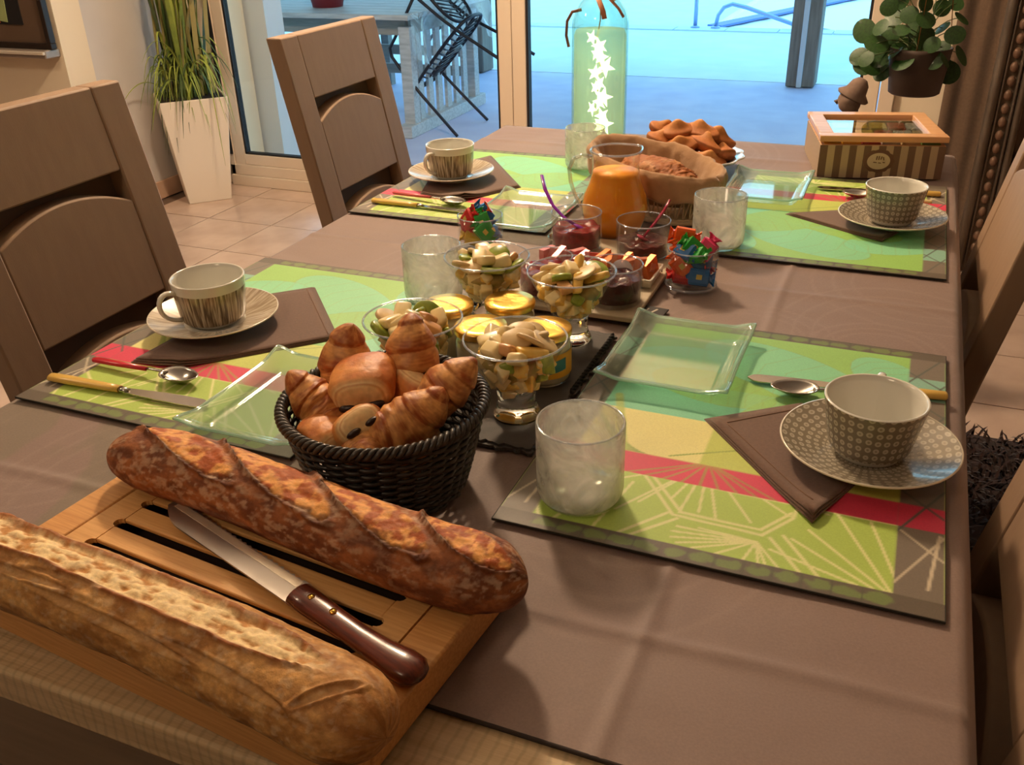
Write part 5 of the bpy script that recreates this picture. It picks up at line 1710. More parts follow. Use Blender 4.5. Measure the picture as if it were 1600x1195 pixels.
layR = [('red', -0.010, -0.012, 0.016, 0.3, 0.2, 0.4), ('blue', 0.013, -0.013, 0.018, 1.2, 0.1, 0.2), ('orange', -0.013, 0.008, 0.020, 0.5, 0.6, 1.5), ('orange', -0.012, -0.014, 0.032, 1.3, 0.9, 0.2),
        ('red', 0.010, 0.010, 0.022, 0.4, 0.3, 2.5), ('blue', 0.012, 0.002, 0.034, 0.9, 0.3, 0.3), ('orange', -0.015, -0.003, 0.046, 1.4, 1.1, 0.1), ('pink', 0.017, 0.004, 0.052, 1.0, -1.0, 0.3),
        ('green', 0.002, -0.006, 0.055, 1.0, 0.7, 0.2), ('green', 0.006, -0.012, 0.048, 0.5, -0.3, -0.4), ('orange', -0.014, 0.008, 0.066, 1.5, 0.15, 0.2), ('blue', -0.008, -0.010, 0.052, 0.8, 0.1, -0.5),
        ('yellow', 0.010, 0.012, 0.050, 0.3, 0.2, 1.2), ('red', 0.004, 0.012, 0.040, 0.4, 0.5, 0.6)]
candy_glass('glass of bright wrapped candies beside the tray, nearest the back right placemat', -0.236, 1.176, -0.002, 0.0345, 0.054, layR, 'right of the tray')
layL = [('red', -0.016, -0.006, 0.048, 1.2, -0.9, -0.2), ('red', -0.010, 0.000, 0.034, 1.0, -0.5, 0.1), ('orange', -0.004, 0.004, 0.052, 1.1, -0.7, 0.3), ('blue', 0.004, 0.006, 0.054, 1.2, 0.9, 0.3),
        ('green', 0.007, -0.006, 0.046, 1.4, 1.2, 0.1), ('green', 0.010, -0.010, 0.032, 1.2, 0.9, 0.5), ('yellow', -0.008, -0.008, 0.020, 0.5, 0.2, 0.4), ('blue', 0.012, 0.008, 0.026, 0.8, 0.3, 1.2), ('red', -0.004, 0.012, 0.018, 0.4, 0.1, 2.2)]
candy_glass('glass of wrapped candies behind the left back fruit salad, near the left glass plate', -0.568, 1.216, -0.002, 0.0345, 0.054, layL, 'near the left glass plate')
# ================================================================== BACK OF THE TABLE
TOPZ = -0.0025
# ---- orange juice jug
jg = thing('juice_jug', 'clear glass jug of orange juice in front of the linen lined bread basket', 'jug', (-0.397, 1.347, TOPZ))
jp = [(0.0, 0.0), (0.032, 0.0), (0.036, 0.003), (0.043, 0.012), (0.0495, 0.030), (0.0520, 0.046), (0.0490, 0.064), (0.0405, 0.084), (0.0365, 0.098), (0.0350, 0.112), (0.0365, 0.126), (0.0385, 0.133)]
G().lathe(jp, 64, wob=lambda a, i: 1 + (0.16 * max(0, math.cos(a - 0.9)) ** 14 if i >= 10 else 0.06 * max(0, math.cos(a - 0.9)) ** 14 if i == 9 else 0)).build('jug_wall', glass_thin('jug_glass', (0.985, 0.985, 0.975, 1), gloss=0.12), jg)
G().tube([((0.0385 * (1 + 0.16 * max(0, math.cos(a - 0.9)) ** 14)) * math.cos(a), (0.0385 * (1 + 0.16 * max(0, math.cos(a - 0.9)) ** 14)) * math.sin(a), 0.133) for a in np.linspace(0, 2 * PI, 73)[:-1]], 0.0017, 8, closed=True).build('rim', RIM, jg)
m_oj = M('orange_juice', S(255, 170, 24), 0.5, col2=S(255, 158, 16), nscale=60)
jq = [(0.0, 0.003), (0.031, 0.003), (0.0345, 0.006), (0.0415, 0.014), (0.0480, 0.031), (0.0505, 0.046), (0.0475, 0.063), (0.0392, 0.083), (0.0352, 0.097), (0.0350, 0.1015), (0, 0.1015)]
G().lathe(jq, 56).build('orange_juice', m_oj, jg)
ha = math.radians(197)
hp = [(0.037, 0.122), (0.050, 0.126), (0.064, 0.120), (0.071, 0.105), (0.069, 0.086), (0.063, 0.066), (0.054, 0.048), (0.050, 0.040)]
hp2 = []
for i in range(len(hp) - 1):
    for f in (0, .33, .66):
        hp2.append((hp[i][0] * (1 - f) + hp[i + 1][0] * f, hp[i][1] * (1 - f) + hp[i + 1][1] * f))
hp2.append(hp[-1])
G().tube([(r * math.cos(ha), r * math.sin(ha), z) for r, z in hp2], 0.0042, 10, flat=0.7).build('handle', glass_thin('handle_glass', (0.82, 0.86, 0.82, 1), milk=0.14, milk_col=(0.8, 0.8, 0.72, 1), gloss=0.3), jg)

# ---- oval wicker basket lined with linen, loaf inside
bk = thing('lined_basket', 'oval cream wicker basket lined with beige linen behind the juice jug', 'basket', (-0.372, 1.487, TOPZ), math.radians(-31))
m_wk = M('cream_wicker', S(206, 184, 150), 0.6, col2=S(186, 160, 126), nscale=80)
A_, B_ = 0.108, 0.058
def oval(z, k=1.0, n=64, ph=0.0, dr=0.0):
    return [((A_ * k + dr) * math.cos(2 * PI * (i + ph) / n), (B_ * k + dr) * math.sin(2 * PI * (i + ph) / n), z) for i in range(n)]
G().tube(oval(0.005, 0.98), 0.0045, 8, closed=True).build('base_ring', m_wk, bk)
for z, k in ((0.010, 0.99), (0.052, 1.10), (0.058, 1.12), (0.078, 1.18)):
    G().tube(oval(z, k), 0.0024, 6, closed=True).build('weave_ring', m_wk, bk)
ns = 40
for i in range(ns):
    # arched open-work stakes
    a0 = 2 * PI * i / ns
    for s in (-1, 1):
        P = []
        for f in np.linspace(0, 1, 7):
            a = a0 + s * 0.09 * math.sin(f * PI / 2)
            k = 0.99 + 0.19 * f
            P.append((A_ * k * math.cos(a), B_ * k * math.sin(a), 0.008 + 0.070 * f))
        G().tube(P, 0.0014, 5).build('stake', m_wk, bk)
G().lathe([(0, 0.002), (0.97, 0.002), (0.98, 0.005), (0, 0.006)], 48, Matrix.Diagonal((A_, B_, 1, 1))).build('basket_bottom', m_wk, bk)
m_lin = M('beige_linen', S(182, 144, 106), 0.95, col2=S(162, 124, 88), nscale=26, bump=0.5, bscale=55, bdist=0.003, sheen=0.3)
nt, nm_ = 120, 30
u = np.linspace(0, 2 * PI, nt); v = np.linspace(0, 1, nm_)
U_, V_ = np.meshgrid(u, v, indexing='ij')
wr = fbm(np.stack([np.cos(U_) * 5, np.sin(U_) * 5, V_ * 4], -1), 4) - 0.5
# profile: down inside, over the rim, folded down outside
kk = np.interp(V_, [0, 0.35, 0.55, 0.65, 0.78, 1.0], [0.60, 0.98, 1.16, 1.24, 1.30, 1.27])
zz = np.interp(V_, [0, 0.35, 0.55, 0.65, 0.78, 1.0], [0.022, 0.050, 0.084, 0.0925, 0.084, 0.050])
X_ = (A_ * kk + 0.017 * wr) * np.cos(U_)
Y_ = (B_ * (kk + 0.10 * smooth(0.5, 0.8, V_)) + 0.017 * wr) * np.sin(U_)
Z_ = zz + 0.009 * wr * smooth(0.1, 0.5, V_) + 0.004 * np.sin(U_ * 9) * smooth(0.8, 1, V_) + 0.008 * np.cos(U_ - PI) * smooth(0.3, 0.6, V_)
obj('linen_lining', grid_mesh('linen_lining', X_, Y_, Z_), m_lin, bk, solid=0.0028)
# rustic loaf in the basket
n1_, n2_ = 90, 50
s_, h_ = np.meshgrid(np.linspace(0, PI, n1_), np.linspace(0, 2 * PI, n2_), indexing='ij')
px, py, pz = np.cos(s_), np.sin(s_) * np.cos(h_), np.sin(s_) * np.sin(h_)
nz_ = fbm(np.stack([px * 5, py * 3, pz * 3], -1), 5)
rag = fbm(np.stack([px * 26, py * 14, pz * 14], -1), 4)
kx = 1 + 0.22 * (nz_ - .5) + 0.22 * (rag - .5)
lc = np.array(S(160, 96, 52)[:3]) * (0.6 + 0.8 * rag[..., None])
fl_ = smooth(0.5, 0.62, nz_)[..., None] * 0.4
lc = lc * (1 - fl_) + np.array(S(222, 180, 130)[:3]) * fl_
lf = obj('country_loaf', grid_mesh('country_loaf', px * 0.084 * kx, py * 0.036 * kx, pz * 0.026 * kx, lc), m_bread)
lf.location = (-0.365, 1.482, TOPZ + 0.064); lf.rotation_euler = (0, 0, math.radians(-31))
tag(lf, 'rough crusted brown loaf lying in the linen lined basket', 'bread')

# ---- plate of madeleines
m_blue = M('blue_white_china', S(226, 232, 240), 0.12, coat=0.5)
mp_ = thing('cake_plate', 'white china plate with wavy rim under the pile of madeleines', 'plate', (-0.374, 1.752, TOPZ))
wv_ = lambda a, i: 1 + (0.022 * math.cos(a * 14) if i in (3, 4, 5, 6) else 0)
G().lathe([(0, 0.002), (0.050, 0.002), (0.062, 0.006), (0.086, 0.022), (0.104, 0.030), (0.1055, 0.032), (0.104, 0.0335), (0.085, 0.0255), (0.062, 0.0095), (0.05, 0.0055), (0, 0.005)], 112, wob=wv_).build('plate_body', m_blue, mp_)
G().lathe([(0.036, 0.0), (0.040, 0.0), (0.041, 0.003), (0.036, 0.003)], 48).build('foot_ring', m_blue, mp_)
m_mad = M('madeleine_crust', (0.6, 0.3, 0.1, 1), 0.6, attr=True, nscale=200, ndetail=4, attr_noise=0.1, bump=0.3, bscale=400, bdist=0.0005)
def madeleine(seed):
    n1, n2 = 60, 48
    s, h = np.meshgrid(np.linspace(0, PI, n1), np.linspace(0, 2 * PI, n2), indexing='ij')
    x = np.cos(s); ry = np.sin(s)
    w = 0.0200 * (1 - 0.22 * x)          # wide at one end: shell outline
    y = ry * np.cos(h); z = ry * np.sin(h)
    top = z > 0
    hump = np.exp(-((x + 0.15) ** 2 + y ** 2) / 0.22)
    Zt = np.where(top, 0.0070 * np.sqrt(np.clip(z, 0, 1)) + 0.012 * hump * np.clip(z, 0, 1), -0.013 * np.abs(z) * (1 - 0.16 * (0.5 + 0.5 * np.cos(np.arctan2(y, x + 1.6) * 26))))
    n_ = fbm(np.stack([x * 3 + seed, y * 3, z * 3], -1), 4)
    lo, hi, edge = np.array(S(168, 92, 42)[:3]), np.array(S(214, 146, 80)[:3]), np.array(S(118, 58, 28)[:3])
    k = np.clip(0.25 + 0.75 * hump + 0.5 * (n_ - .5), 0, 1)[..., None]
    c = lo * (1 - k) + hi * k
    e = np.exp(-(z / 0.18) ** 2)[..., None] * 0.55
    c = c * (1 - e) + edge * e
    u_ = (z < -0.1)[..., None]
    c = np.where(u_, np.array(S(164, 90, 40)[:3]) * (0.85 + 0.3 * n_[..., None]), c)
    me = grid_mesh('madeleine', x * 0.037, y * w * 1.15, Zt * 1.25, c)
    me.materials.append(m_mad)
    return me
mms = [madeleine(s) for s in (1, 5, 9)]
mpos = [(-0.065, 0.012, 0.036, 0.3, 0.25, 0.2, 'at the left edge'), (-0.045, -0.040, 0.030, -0.1, 0.2, -0.5, 'at the left front, low'), (0.000, -0.058, 0.032, 0.2, -0.15, 0.1, 'at the front centre, low'),
        (0.048, -0.040, 0.034, 0.35, 0.2, 0.7, 'at the front right'), (0.066, 0.008, 0.036, -0.2, 0.35, 1.6, 'at the right edge'), (0.038, 0.046, 0.036, 0.2, 0.1, 2.4, 'at the back right'), (-0.022, 0.056, 0.036, -0.3, 0.0, 2.9, 'at the back left'),
        (-0.046, -0.004, 0.057, 0.15, 0.35, 0.5, 'second layer left'), (-0.006, -0.026, 0.056, 0.35, -0.25, 0.35, 'second layer front'), (0.034, -0.010, 0.058, -0.3, 0.2, -0.6, 'second layer right'), (0.012, 0.028, 0.059, 0.3, 0.1, 1.2, 'second layer back'),
        (-0.052, 0.022, 0.070, 0.4, 0.35, 0.9, 'on top at the left'), (-0.018, 0.004, 0.077, 0.25, -0.1, 0.25, 'on top at the centre'), (0.022, 0.010, 0.076, 0.2, 0.15, -0.35, 'on top toward the right'), (0.050, 0.026, 0.062, 0.1, 0.4, 0.4, 'on top at the far right')]
for i, (dx, dy, dz, rx, ry, rz, w_) in enumerate(mpos):
    o = bpy.data.objects.new('madeleine', mms[i % 3])
    COL.objects.link(o)
    o.location = (-0.374 + dx, 1.752 + dy, TOPZ + dz - 0.004)
    o.rotation_euler = (rx, ry, rz)
    tag(o, 'golden madeleine %s of the pile on the wavy rimmed plate' % w_, 'madeleine', 'madeleines on the cake plate')

# ---- striped tea box with a glass lid
tbx = thing('tea_box', 'brown and cream striped tea box with glass lid, far right on the table', 'box', (-0.0530, 1.8950, TOPZ), math.radians(13))
BW2, BD2, BH2 = 0.216, 0.204, 0.060
m_bw = M('box_pine', S(206, 160, 112), 0.55, col2=S(218, 174, 126), nscale=14, stretch=(1, 10, 10))
m_sb = M('stripe_brown', S(116, 90, 74), 0.7)
m_sc = M('stripe_cream', S(182, 160, 132), 0.7)
g = G()
for s in (-1, 1):
    g.box((0, s * (BD2 / 2 - 0.004), BH2 / 2), (BW2, 0.008, BH2)); g.box((s * (BW2 / 2 - 0.004), 0, BH2 / 2), (0.008, BD2 - 0.016, BH2))
g.box((0, 0, 0.003), (BW2 - 0.016, BD2 - 0.016, 0.006))
g.build('box_body', m_bw, tbx, smooth_=False, bevel=0.001)
def stripes(w, n, place):
    p = w / n
    for i in range(n):
        place((-w / 2 + p * (i + 0.5)), p, m_sb if i % 2 == 0 else m_sc)
stripes(BW2, 17, lambda c_, p, m_: G().box((c_, -BD2 / 2 - 0.0004, BH2 / 2), (p, 0.0008, BH2 - 0.001)).build('printed_stripe', m_, tbx, smooth_=False))
stripes(BD2, 25, lambda c_, p, m_: G().box((-BW2 / 2 - 0.0004, c_, BH2 / 2), (0.0008, p, BH2 - 0.001)).build('printed_stripe', M('stripe_side', S(150, 120, 92), 0.7) if m_ is m_sb else m_sc, tbx, smooth_=False))
# oval emblem
emb = G().lathe([(0, 0.0007), (0.9, 0.0007), (1.0, 0.0)], 40, Matrix.Translation((-0.004, -BD2 / 2 - 0.0009, 0.032)) @ Euler((PI / 2, 0, 0)).to_matrix().to_4x4() @ Matrix.Diagonal((0.027, 0.021, 1, 1)), wob=lambda a, i: 1 + (0.05 * math.cos(a * 12) if i == 2 else 0)).build('emblem_border', M('emblem_brown', S(110, 80, 64), 0.7), tbx)
G().lathe([(0, 0.0012), (1.0, 0.0008)], 36, Matrix.Translation((-0.004, -BD2 / 2 - 0.0012, 0.032)) @ Euler((PI / 2, 0, 0)).to_matrix().to_4x4() @ Matrix.Diagonal((0.020, 0.015, 1, 1))).build('emblem_field', M('emblem_cream', S(206, 188, 160), 0.7), tbx)
for (x, z, w, h, r) in ((-0.008, 0.038, 0.0016, 0.007, 0.1), (-0.004, 0.038, 0.0016, 0.007, 0.1), (0.000, 0.038, 0.0016, 0.006, 0.3), (0.004, 0.037, 0.0016, 0.006, -0.2), (-0.010, 0.030, 0.006, 0.0014, 0.1), (-0.002, 0.029, 0.005, 0.0014, 0.1), (0.005, 0.030, 0.004, 0.0014, 0.1)):
    G().box((x, -BD2 / 2 - 0.0027, z), (w, 0.0006, h), rot=(0, r, 0)).build('emblem_mark', MATS['emblem_brown'], tbx, smooth_=False)
# lid: frame and glass, slightly raised above tea sachets
lid = G()
LZ = BH2 + 0.0115
for s in (-1, 1):
    lid.box((0, s * (BD2 / 2 - 0.011), LZ), (BW2 + 0.006, 0.026, 0.011)); lid.box((s * (BW2 / 2 - 0.011), 0, LZ), (0.026, BD2 - 0.048, 0.011))
lo = lid.build('lid_frame', M('lid_wood', S(214, 160, 112), 0.4, col2=S(226, 176, 128), nscale=12, stretch=(1, 8, 8), coat=0.2), tbx, smooth_=False, bevel=0.0015)
G().box((0, 0, LZ - 0.002), (BW2 - 0.046, BD2 - 0.046, 0.003)).build('lid_glass', glass_thin('lid_glass', (0.9, 0.93, 0.93, 1), gloss=0.22), lo, smooth_=False)
tcols = [(232, 176, 40), (226, 220, 204), (236, 160, 30), (240, 190, 60), (232, 200, 150), (226, 150, 60), (200, 70, 50), (120, 150, 70)]
for r_ in range(3):
    for c_ in range(6):
        k_ = (r_ * 5 + c_ * 3) % 8
        o = thing('tea_sachet', '%s tea sachet in row %s of the tea box' % (('yellow', 'white', 'amber', 'golden', 'cream', 'orange', 'red', 'green')[k_], ('near', 'middle', 'back')[r_]), 'tea bag', (0, 0, 0), 0, 'tea sachets in the striped box')
        m4 = Matrix.Translation((-0.0530, 1.8950, TOPZ)) @ Matrix.Rotation(math.radians(13), 4, 'Z')
        p_ = m4 @ Vector((-BW2 / 2 + 0.022 + c_ * 0.0345, -BD2 / 2 + 0.028 + r_ * 0.066, 0.0345))
        o.location = p_; o.rotation_euler = (0.12, 0, math.radians(13))
        G().box((0, 0, 0), (0.032, 0.034, 0.055)).build('paper_envelope', M('sachet_%d' % k_, S(*tcols[k_]), 0.6), o, smooth_=False, bevel=0.002)

# ---- green bottle with star lights
bt = thing('bottle_lamp', 'tall green glass bottle lit by a string of stars, left of the bread basket', 'bottle', (-0.597, 1.889, TOPZ))
bp = [(0, 0.004), (0.045, 0.004), (0.053, 0.0), (0.0565, 0.006), (0.057, 0.02), (0.057, 0.238), (0.0555, 0.254), (0.050, 0.270), (0.040, 0.284), (0.027, 0.296), (0.0195, 0.308), (0.0175, 0.33), (0.0172, 0.37), (0.0195, 0.372), (0.0195, 0.385), (0.0165, 0.386), (0.0150, 0.372)]
G().lathe(bp, 64).build('bottle_glass', glass_thin('green_bottle_glass', (0.72, 0.92, 0.80, 1), milk=0.09, milk_col=(0.70, 0.85, 0.66, 1), gloss=0.10), bt)
G().lathe([(0.0, 0.012), (0.048, 0.012), (0.0525, 0.03), (0.0525, 0.222), (0.049, 0.232), (0.0, 0.2325)], 48).build('frosted_filling', glass_thin('frosted_filling', (0.78, 0.84, 0.74, 1), milk=0.30, milk_col=(0.76, 0.78, 0.70, 1), gloss=0.0), bt)
G().tube([(0.046 * math.cos(2 * PI * k / 48), 0.046 * math.sin(2 * PI * k / 48), 0.030) for k in range(48)], 0.003, 6, closed=True).build('punt_ring', RIM, bt)
m_star = M('star_glow', S(255, 250, 200), 0.5, emit=(1.0, 0.92, 0.50, 1), estr=7.0)
def star(c, R, rot):
    g = G()
    vs = [(0, 0, 0.0042), (0, 0, -0.0042)]
    for k in range(10):
        r = R * 1.25 if k % 2 == 0 else R * 0.52
        a = PI / 2 + k * PI / 5
        vs.append((r * math.cos(a), r * math.sin(a), 0))
    fs = []
    for k in range(10):
        a, b_ = 2 + k, 2 + (k + 1) % 10
        fs += [(0, a, b_), (1, b_, a)]
    g.add(vs, fs, mat=Matrix.Translation(c) @ Euler(rot).to_matrix().to_4x4())
    return g
sp = [(-0.014, 0.205, 0.013, .3), (0.000, 0.190, 0.015, .9), (0.008, 0.172, 0.017, .2), (-0.006, 0.176, 0.013, 1.2), (0.013, 0.152, 0.018, .5), (-0.004, 0.142, 0.014, .1), (0.004, 0.122, 0.015, .7), (-0.008, 0.112, 0.013, 1.5),
      (0.014, 0.098, 0.018, .25), (0.004, 0.086, 0.014, 1.0), (-0.014, 0.072, 0.014, .4), (0.012, 0.062, 0.015, .8), (0.014, 0.044, 0.018, .15), (0.004, 0.034, 0.015, .6), (0.010, 0.022, 0.013, 1.1)]
for i, (dx, z, R, r) in enumerate(sp):
    star((dx, -0.010 + 0.008 * math.sin(i * 2.1), z * 1.06), R, (PI / 2 + 0.15 * math.sin(i), r, 0.35 * math.sin(i * 1.7) - 0.3)).build('star_light', m_star, bt, smooth_=False)
G().tube([(dx * 0.6, 0.006 * math.sin(i), z) for i, (dx, z, R, r) in enumerate(sp)][::-1] + [(0, 0, 0.25), (0, 0, 0.36)], 0.0012, 5).build('light_wire', M('copper_wire', S(190, 140, 90), 0.3, 0.8), bt)
# lining ends where the milky layer stops; cord loop and ribbon at the neck
G().tube([(-0.030, -0.030, 0.272), (-0.048, -0.034, 0.268), (-0.060, -0.030, 0.250), (-0.064, -0.024, 0.222), (-0.060, -0.020, 0.200)], 0.0030, 8).build('neck_cord', M('brown_cord', S(130, 84, 62), 0.7), bt)
rb_ = M('copper_ribbon', S(196, 130, 96), 0.4, coat=0.3)
for P in ([(0.0, -0.024, 0.296), (0.010, -0.040, 0.288), (0.020, -0.048, 0.272), (0.024, -0.050, 0.258)], [(0.010, -0.022, 0.298), (0.030, -0.034, 0.292), (0.048, -0.036, 0.276), (0.058, -0.034, 0.260)], [(0.004, -0.024, 0.298), (0.030, -0.030, 0.310), (0.046, -0.028, 0.300), (0.030, -0.026, 0.290)]):
    G().tube(P, 0.0055, 8, flat=0.18).build('ribbon_tail', rb_, bt)
G().tube([(0.0205 * math.cos(2 * PI * k / 24), 0.0205 * math.sin(2 * PI * k / 24), 0.297) for k in range(24)], 0.0032, 6, closed=True).build('ribbon_band', rb_, bt)

# ================================================================== CHAIRS
m_ch = M('taupe_chair_wood', S(152, 124, 100), 0.6, col2=S(157, 129, 104), nscale=10, stretch=(8, 8, 0.8), bump=0.08, bscale=80)
m_chs = M('taupe_chair_seat', S(150, 122, 98), 0.7, col2=S(160, 132, 106), nscale=40)
def make_chair(label, x, y, rz):
    t = thing('dining_chair', label, 'chair', (x, y, FZ), rz, 'taupe wooden dining chairs around the table')
    # local: backrest at -x, seat front toward +x, width along y
    W2 = 0.182
    RK = 0.20
    def bx(z):                 # rake of the back above the seat
        return -0.20 - max(0, z - 0.46) * RK
    for s in (-1, 1):
        g = G()
        zs = [0.0145, 0.25, 0.45, 0.60, 0.80, 0.99]
        vs, fs = [], []
        for z in zs:
            cx_ = bx(z) - (0.05 * (1 - z / 0.45) if z < 0.45 else 0)
            for (dx, dy) in ((-0.017, -0.029), (0.017, -0.029), (0.017, 0.029), (-0.017, 0.029)):
                vs.append((cx_ + dx, s * (W2 - 0.029) + dy, z))
        for i in range(len(zs) - 1):
            for k in range(4):
                a, b_ = i * 4 + k, i * 4 + (k + 1) % 4
                fs.append((a, b_, b_ + 4, a + 4))
        fs += [(3, 2, 1, 0), tuple(range(4 * len(zs) - 4, 4 * len(zs)))]
        g.add(vs, fs).build('back_stile', m_ch, t, smooth_=False, bevel=0.003)
        G().box((0.205, s * (W2 - 0.022), 0.2225), (0.042, 0.042, 0.415)).build('leg', m_ch, t, smooth_=False, bevel=0.003)
        G().box((0.0, s * (W2 - 0.016), 0.395), (0.37, 0.022, 0.06)).build('seat_rail', m_ch, t, smooth_=False, bevel=0.002)
    G().box((0.205, 0, 0.395), (0.022, 2 * W2 - 0.09, 0.06)).build('seat_rail', m_ch, t, smooth_=False, bevel=0.002)
    # seat
    P = [(-0.165, -W2 + 0.004), (0.23, -W2 - 0.006), (0.236, 0), (0.23, W2 + 0.006), (-0.165, W2 - 0.004)]
    G().prism(P, 0.426, 0.452).build('seat', m_chs, t, smooth_=False, bevel=0.006)
    # inset back panels with arched tops, following the rake
    yw = W2 - 0.058
    def panel(zb, zt, bb, bt_, name):
        n = 16
        vs, fs = [], []
        th = 0.0160
        for i in range(n + 1):
            f = i / n
            y_ = -yw + 2 * yw * f
            arch = 1 - (2 * f - 1) ** 2
            z0 = zb + bb * arch; z1 = zt + bt_ * arch
            for (z_, d) in ((z0, -th), (z0, th), (z1, th), (z1, -th)):
                vs.append((bx(z_) + d, y_, z_))
        for i in range(n):
            for k in range(4):
                a, b_ = i * 4 + k, i * 4 + (k + 1) % 4
                fs.append((a, a + 4, b_ + 4, b_))
        fs += [(0, 1, 2, 3), tuple(4 * n + k for k in (3, 2, 1, 0))]
        G().add(vs, fs).build(name, m_ch, t, smooth_=False, bevel=0.003)
    panel(0.868, 0.990, 0.0, 0.0, 'top_panel')
    panel(0.678, 0.822, 0.0, 0.030, 'middle_panel')
    panel(0.500, 0.620, 0.0, 0.030, 'lower_panel')
    G().add([(bx(z_) - 0.0125 - d, y_, z_) for y_ in (-yw, yw) for z_, d in ((0.50, 0), (0.985, 0), (0.985, 0.004), (0.50, 0.004))], [(0, 1, 5, 4), (1, 2, 6, 5), (2, 3, 7, 6), (3, 0, 4, 7), (0, 3, 2, 1), (4, 5, 6, 7)]).build('rear_board', M('slot_shade_board', S(92, 72, 58), 0.8), t, smooth_=False)  # board colour darkened to paint the shade inside the back slots
    return t
# back plane: local x of the top = -0.20-0.106 = -0.306
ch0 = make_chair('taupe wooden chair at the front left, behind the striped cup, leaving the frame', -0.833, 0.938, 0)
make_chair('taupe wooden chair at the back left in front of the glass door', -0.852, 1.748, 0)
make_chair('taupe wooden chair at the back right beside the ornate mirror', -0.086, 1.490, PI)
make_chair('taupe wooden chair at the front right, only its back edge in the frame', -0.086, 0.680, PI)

# ================================================================== PLANTS
m_potw = M('white_planter', S(232, 222, 208), 0.5)
m_soil = M('soil', S(44, 32, 26), 1.0, bump=1.0, bscale=120, bdist=0.01)
pt = thing('planter', 'tall square tapered white planter with long grass by the left wall', 'plant pot', (-2.975, 3.36, FZ), math.radians(47))
hb, ht, Hp = 0.095, 0.145, 0.465
def sq(h, z): return [(-h, -h, z), (h, -h, z), (h, h, z), (-h, h, z)]
g = G()
vs = sq(hb, 0) + sq(ht, Hp) + sq(ht - 0.008, Hp) + sq(ht - 0.014, Hp - 0.035)
fs = [(3, 2, 1, 0)]
for l_ in range(3):
    for k in range(4):
        a, b_ = l_ * 4 + k, l_ * 4 + (k + 1) % 4
        fs.append((a, b_, b_ + 4, a + 4))
fs.append((12, 13, 14, 15))
g.add(vs, fs).build('planter_body', m_potw, pt, smooth_=False, bevel=0.003)
G().box((0, 0, Hp - 0.016), (2 * ht - 0.030, 2 * ht - 0.030, 0.03)).build('soil', m_soil, pt, smooth_=False)
gp = thing('tall_grass', 'long arching green grass plant growing in the white planter', 'plant', (-2.975, 3.36, FZ + Hp - 0.001))
rg_ = np.random.RandomState(17)
m_gr = [M('grass_green', S(96, 116, 48), 0.5, col2=S(120, 136, 60), nscale=30), M('grass_yellow', S(138, 152, 62), 0.5), M('grass_dry', S(146, 136, 84), 0.6), M('grass_dark', S(58, 78, 38), 0.5)]
def blade(x0, y0, az, H, out, droop, w, mat):
    n = 14
    vs, fs = [], []
    px, py = -math.sin(az), math.cos(az)
    for i in range(n + 1):
        f = i / n
        d = out * f ** 1.6 
        z = H * (f - droop * f ** 3)
        ww = w * (0.5 + 0.9 * math.sin(min(1, f * 1.15) * PI * 0.9)) * (1 - f) ** 0.35 + 0.0004
        bx_, by_ = x0 + d * math.cos(az), y0 + d * math.sin(az)
        vs += [(bx_ - px * ww, by_ - py * ww, z), (bx_, by_, z - ww * 0.5), (bx_ + px * ww, by_ + py * ww, z)]
    for i in range(n):
        for k in (0, 1):
            a = i * 3 + k
            fs.append((a, a + 1, a + 4, a + 3))
    G().add(vs, fs).build('blade', mat, gp)
for i in range(170):
    az = rg_.rand() * 2 * PI
    x0, y0 = rg_.uniform(-0.075, 0.085), rg_.uniform(-0.085, 0.075)
    if i < 84:      # upright central leaves
        blade(x0, y0, az, rg_.uniform(0.5, 1.0), rg_.uniform(0.03, 0.07 if (math.cos(az) < -0.2 or math.sin(az) > 0.2) else 0.26), rg_.uniform(0, 0.2), rg_.uniform(0.005, 0.011), m_gr[(0, 0, 1, 2, 3, 2)[i % 6]])
    else:           # arching and drooping leaves (kept off the wall and the door)
        while math.cos(az) < -0.35 or math.sin(az) > 0.45:
            az = rg_.rand() * 2 * PI
        blade(x0, y0, az, rg_.uniform(0.22, 0.60), rg_.uniform(0.10, 0.26), rg_.uniform(0.6, 1.5), rg_.uniform(0.0025, 0.006), m_gr[(1, 0, 1, 3)[i % 4]])

# hanging pot of round leaved pilea
hpz = TOPZ
HX, HY, HZ = 0.007, 2.56, 0.010
hpot = thing('hanging_pot', 'brown plant pot hanging from thin wires by the right end of the window', 'plant pot', (HX, HY, HZ))
m_hp = M('brown_pot', S(76, 60, 52), 0.6, col2=S(88, 70, 60), nscale=12)
G().lathe([(0, 0), (0.054, 0.0), (0.060, 0.004), (0.071, 0.100), (0.073, 0.110), (0.070, 0.110), (0.067, 0.095), (0, 0.093)], 48).build('pot_body', m_hp, hpot)
G().lathe([(0, 0.0945), (0.066, 0.0945)], 32).build('soil', m_soil, hpot)
for k in range(3):
    a = 2 * PI * k / 3 + 0.4
    G().tube([(0.071 * math.cos(a), 0.071 * math.sin(a), 0.109), (0.0, 0.0, 0.62)], 0.0012, 5).build('hanging_wire', MATS['copper_wire'], hpot)
G().tube([(0, 0, 0.62), (0, 0, 1.75)], 0.0014, 5).build('hanging_wire', MATS['copper_wire'], hpot)
pil = thing('pilea', 'dark green round leaved houseplant trailing over the hanging brown pot', 'plant', (HX, HY, HZ + 0.094))
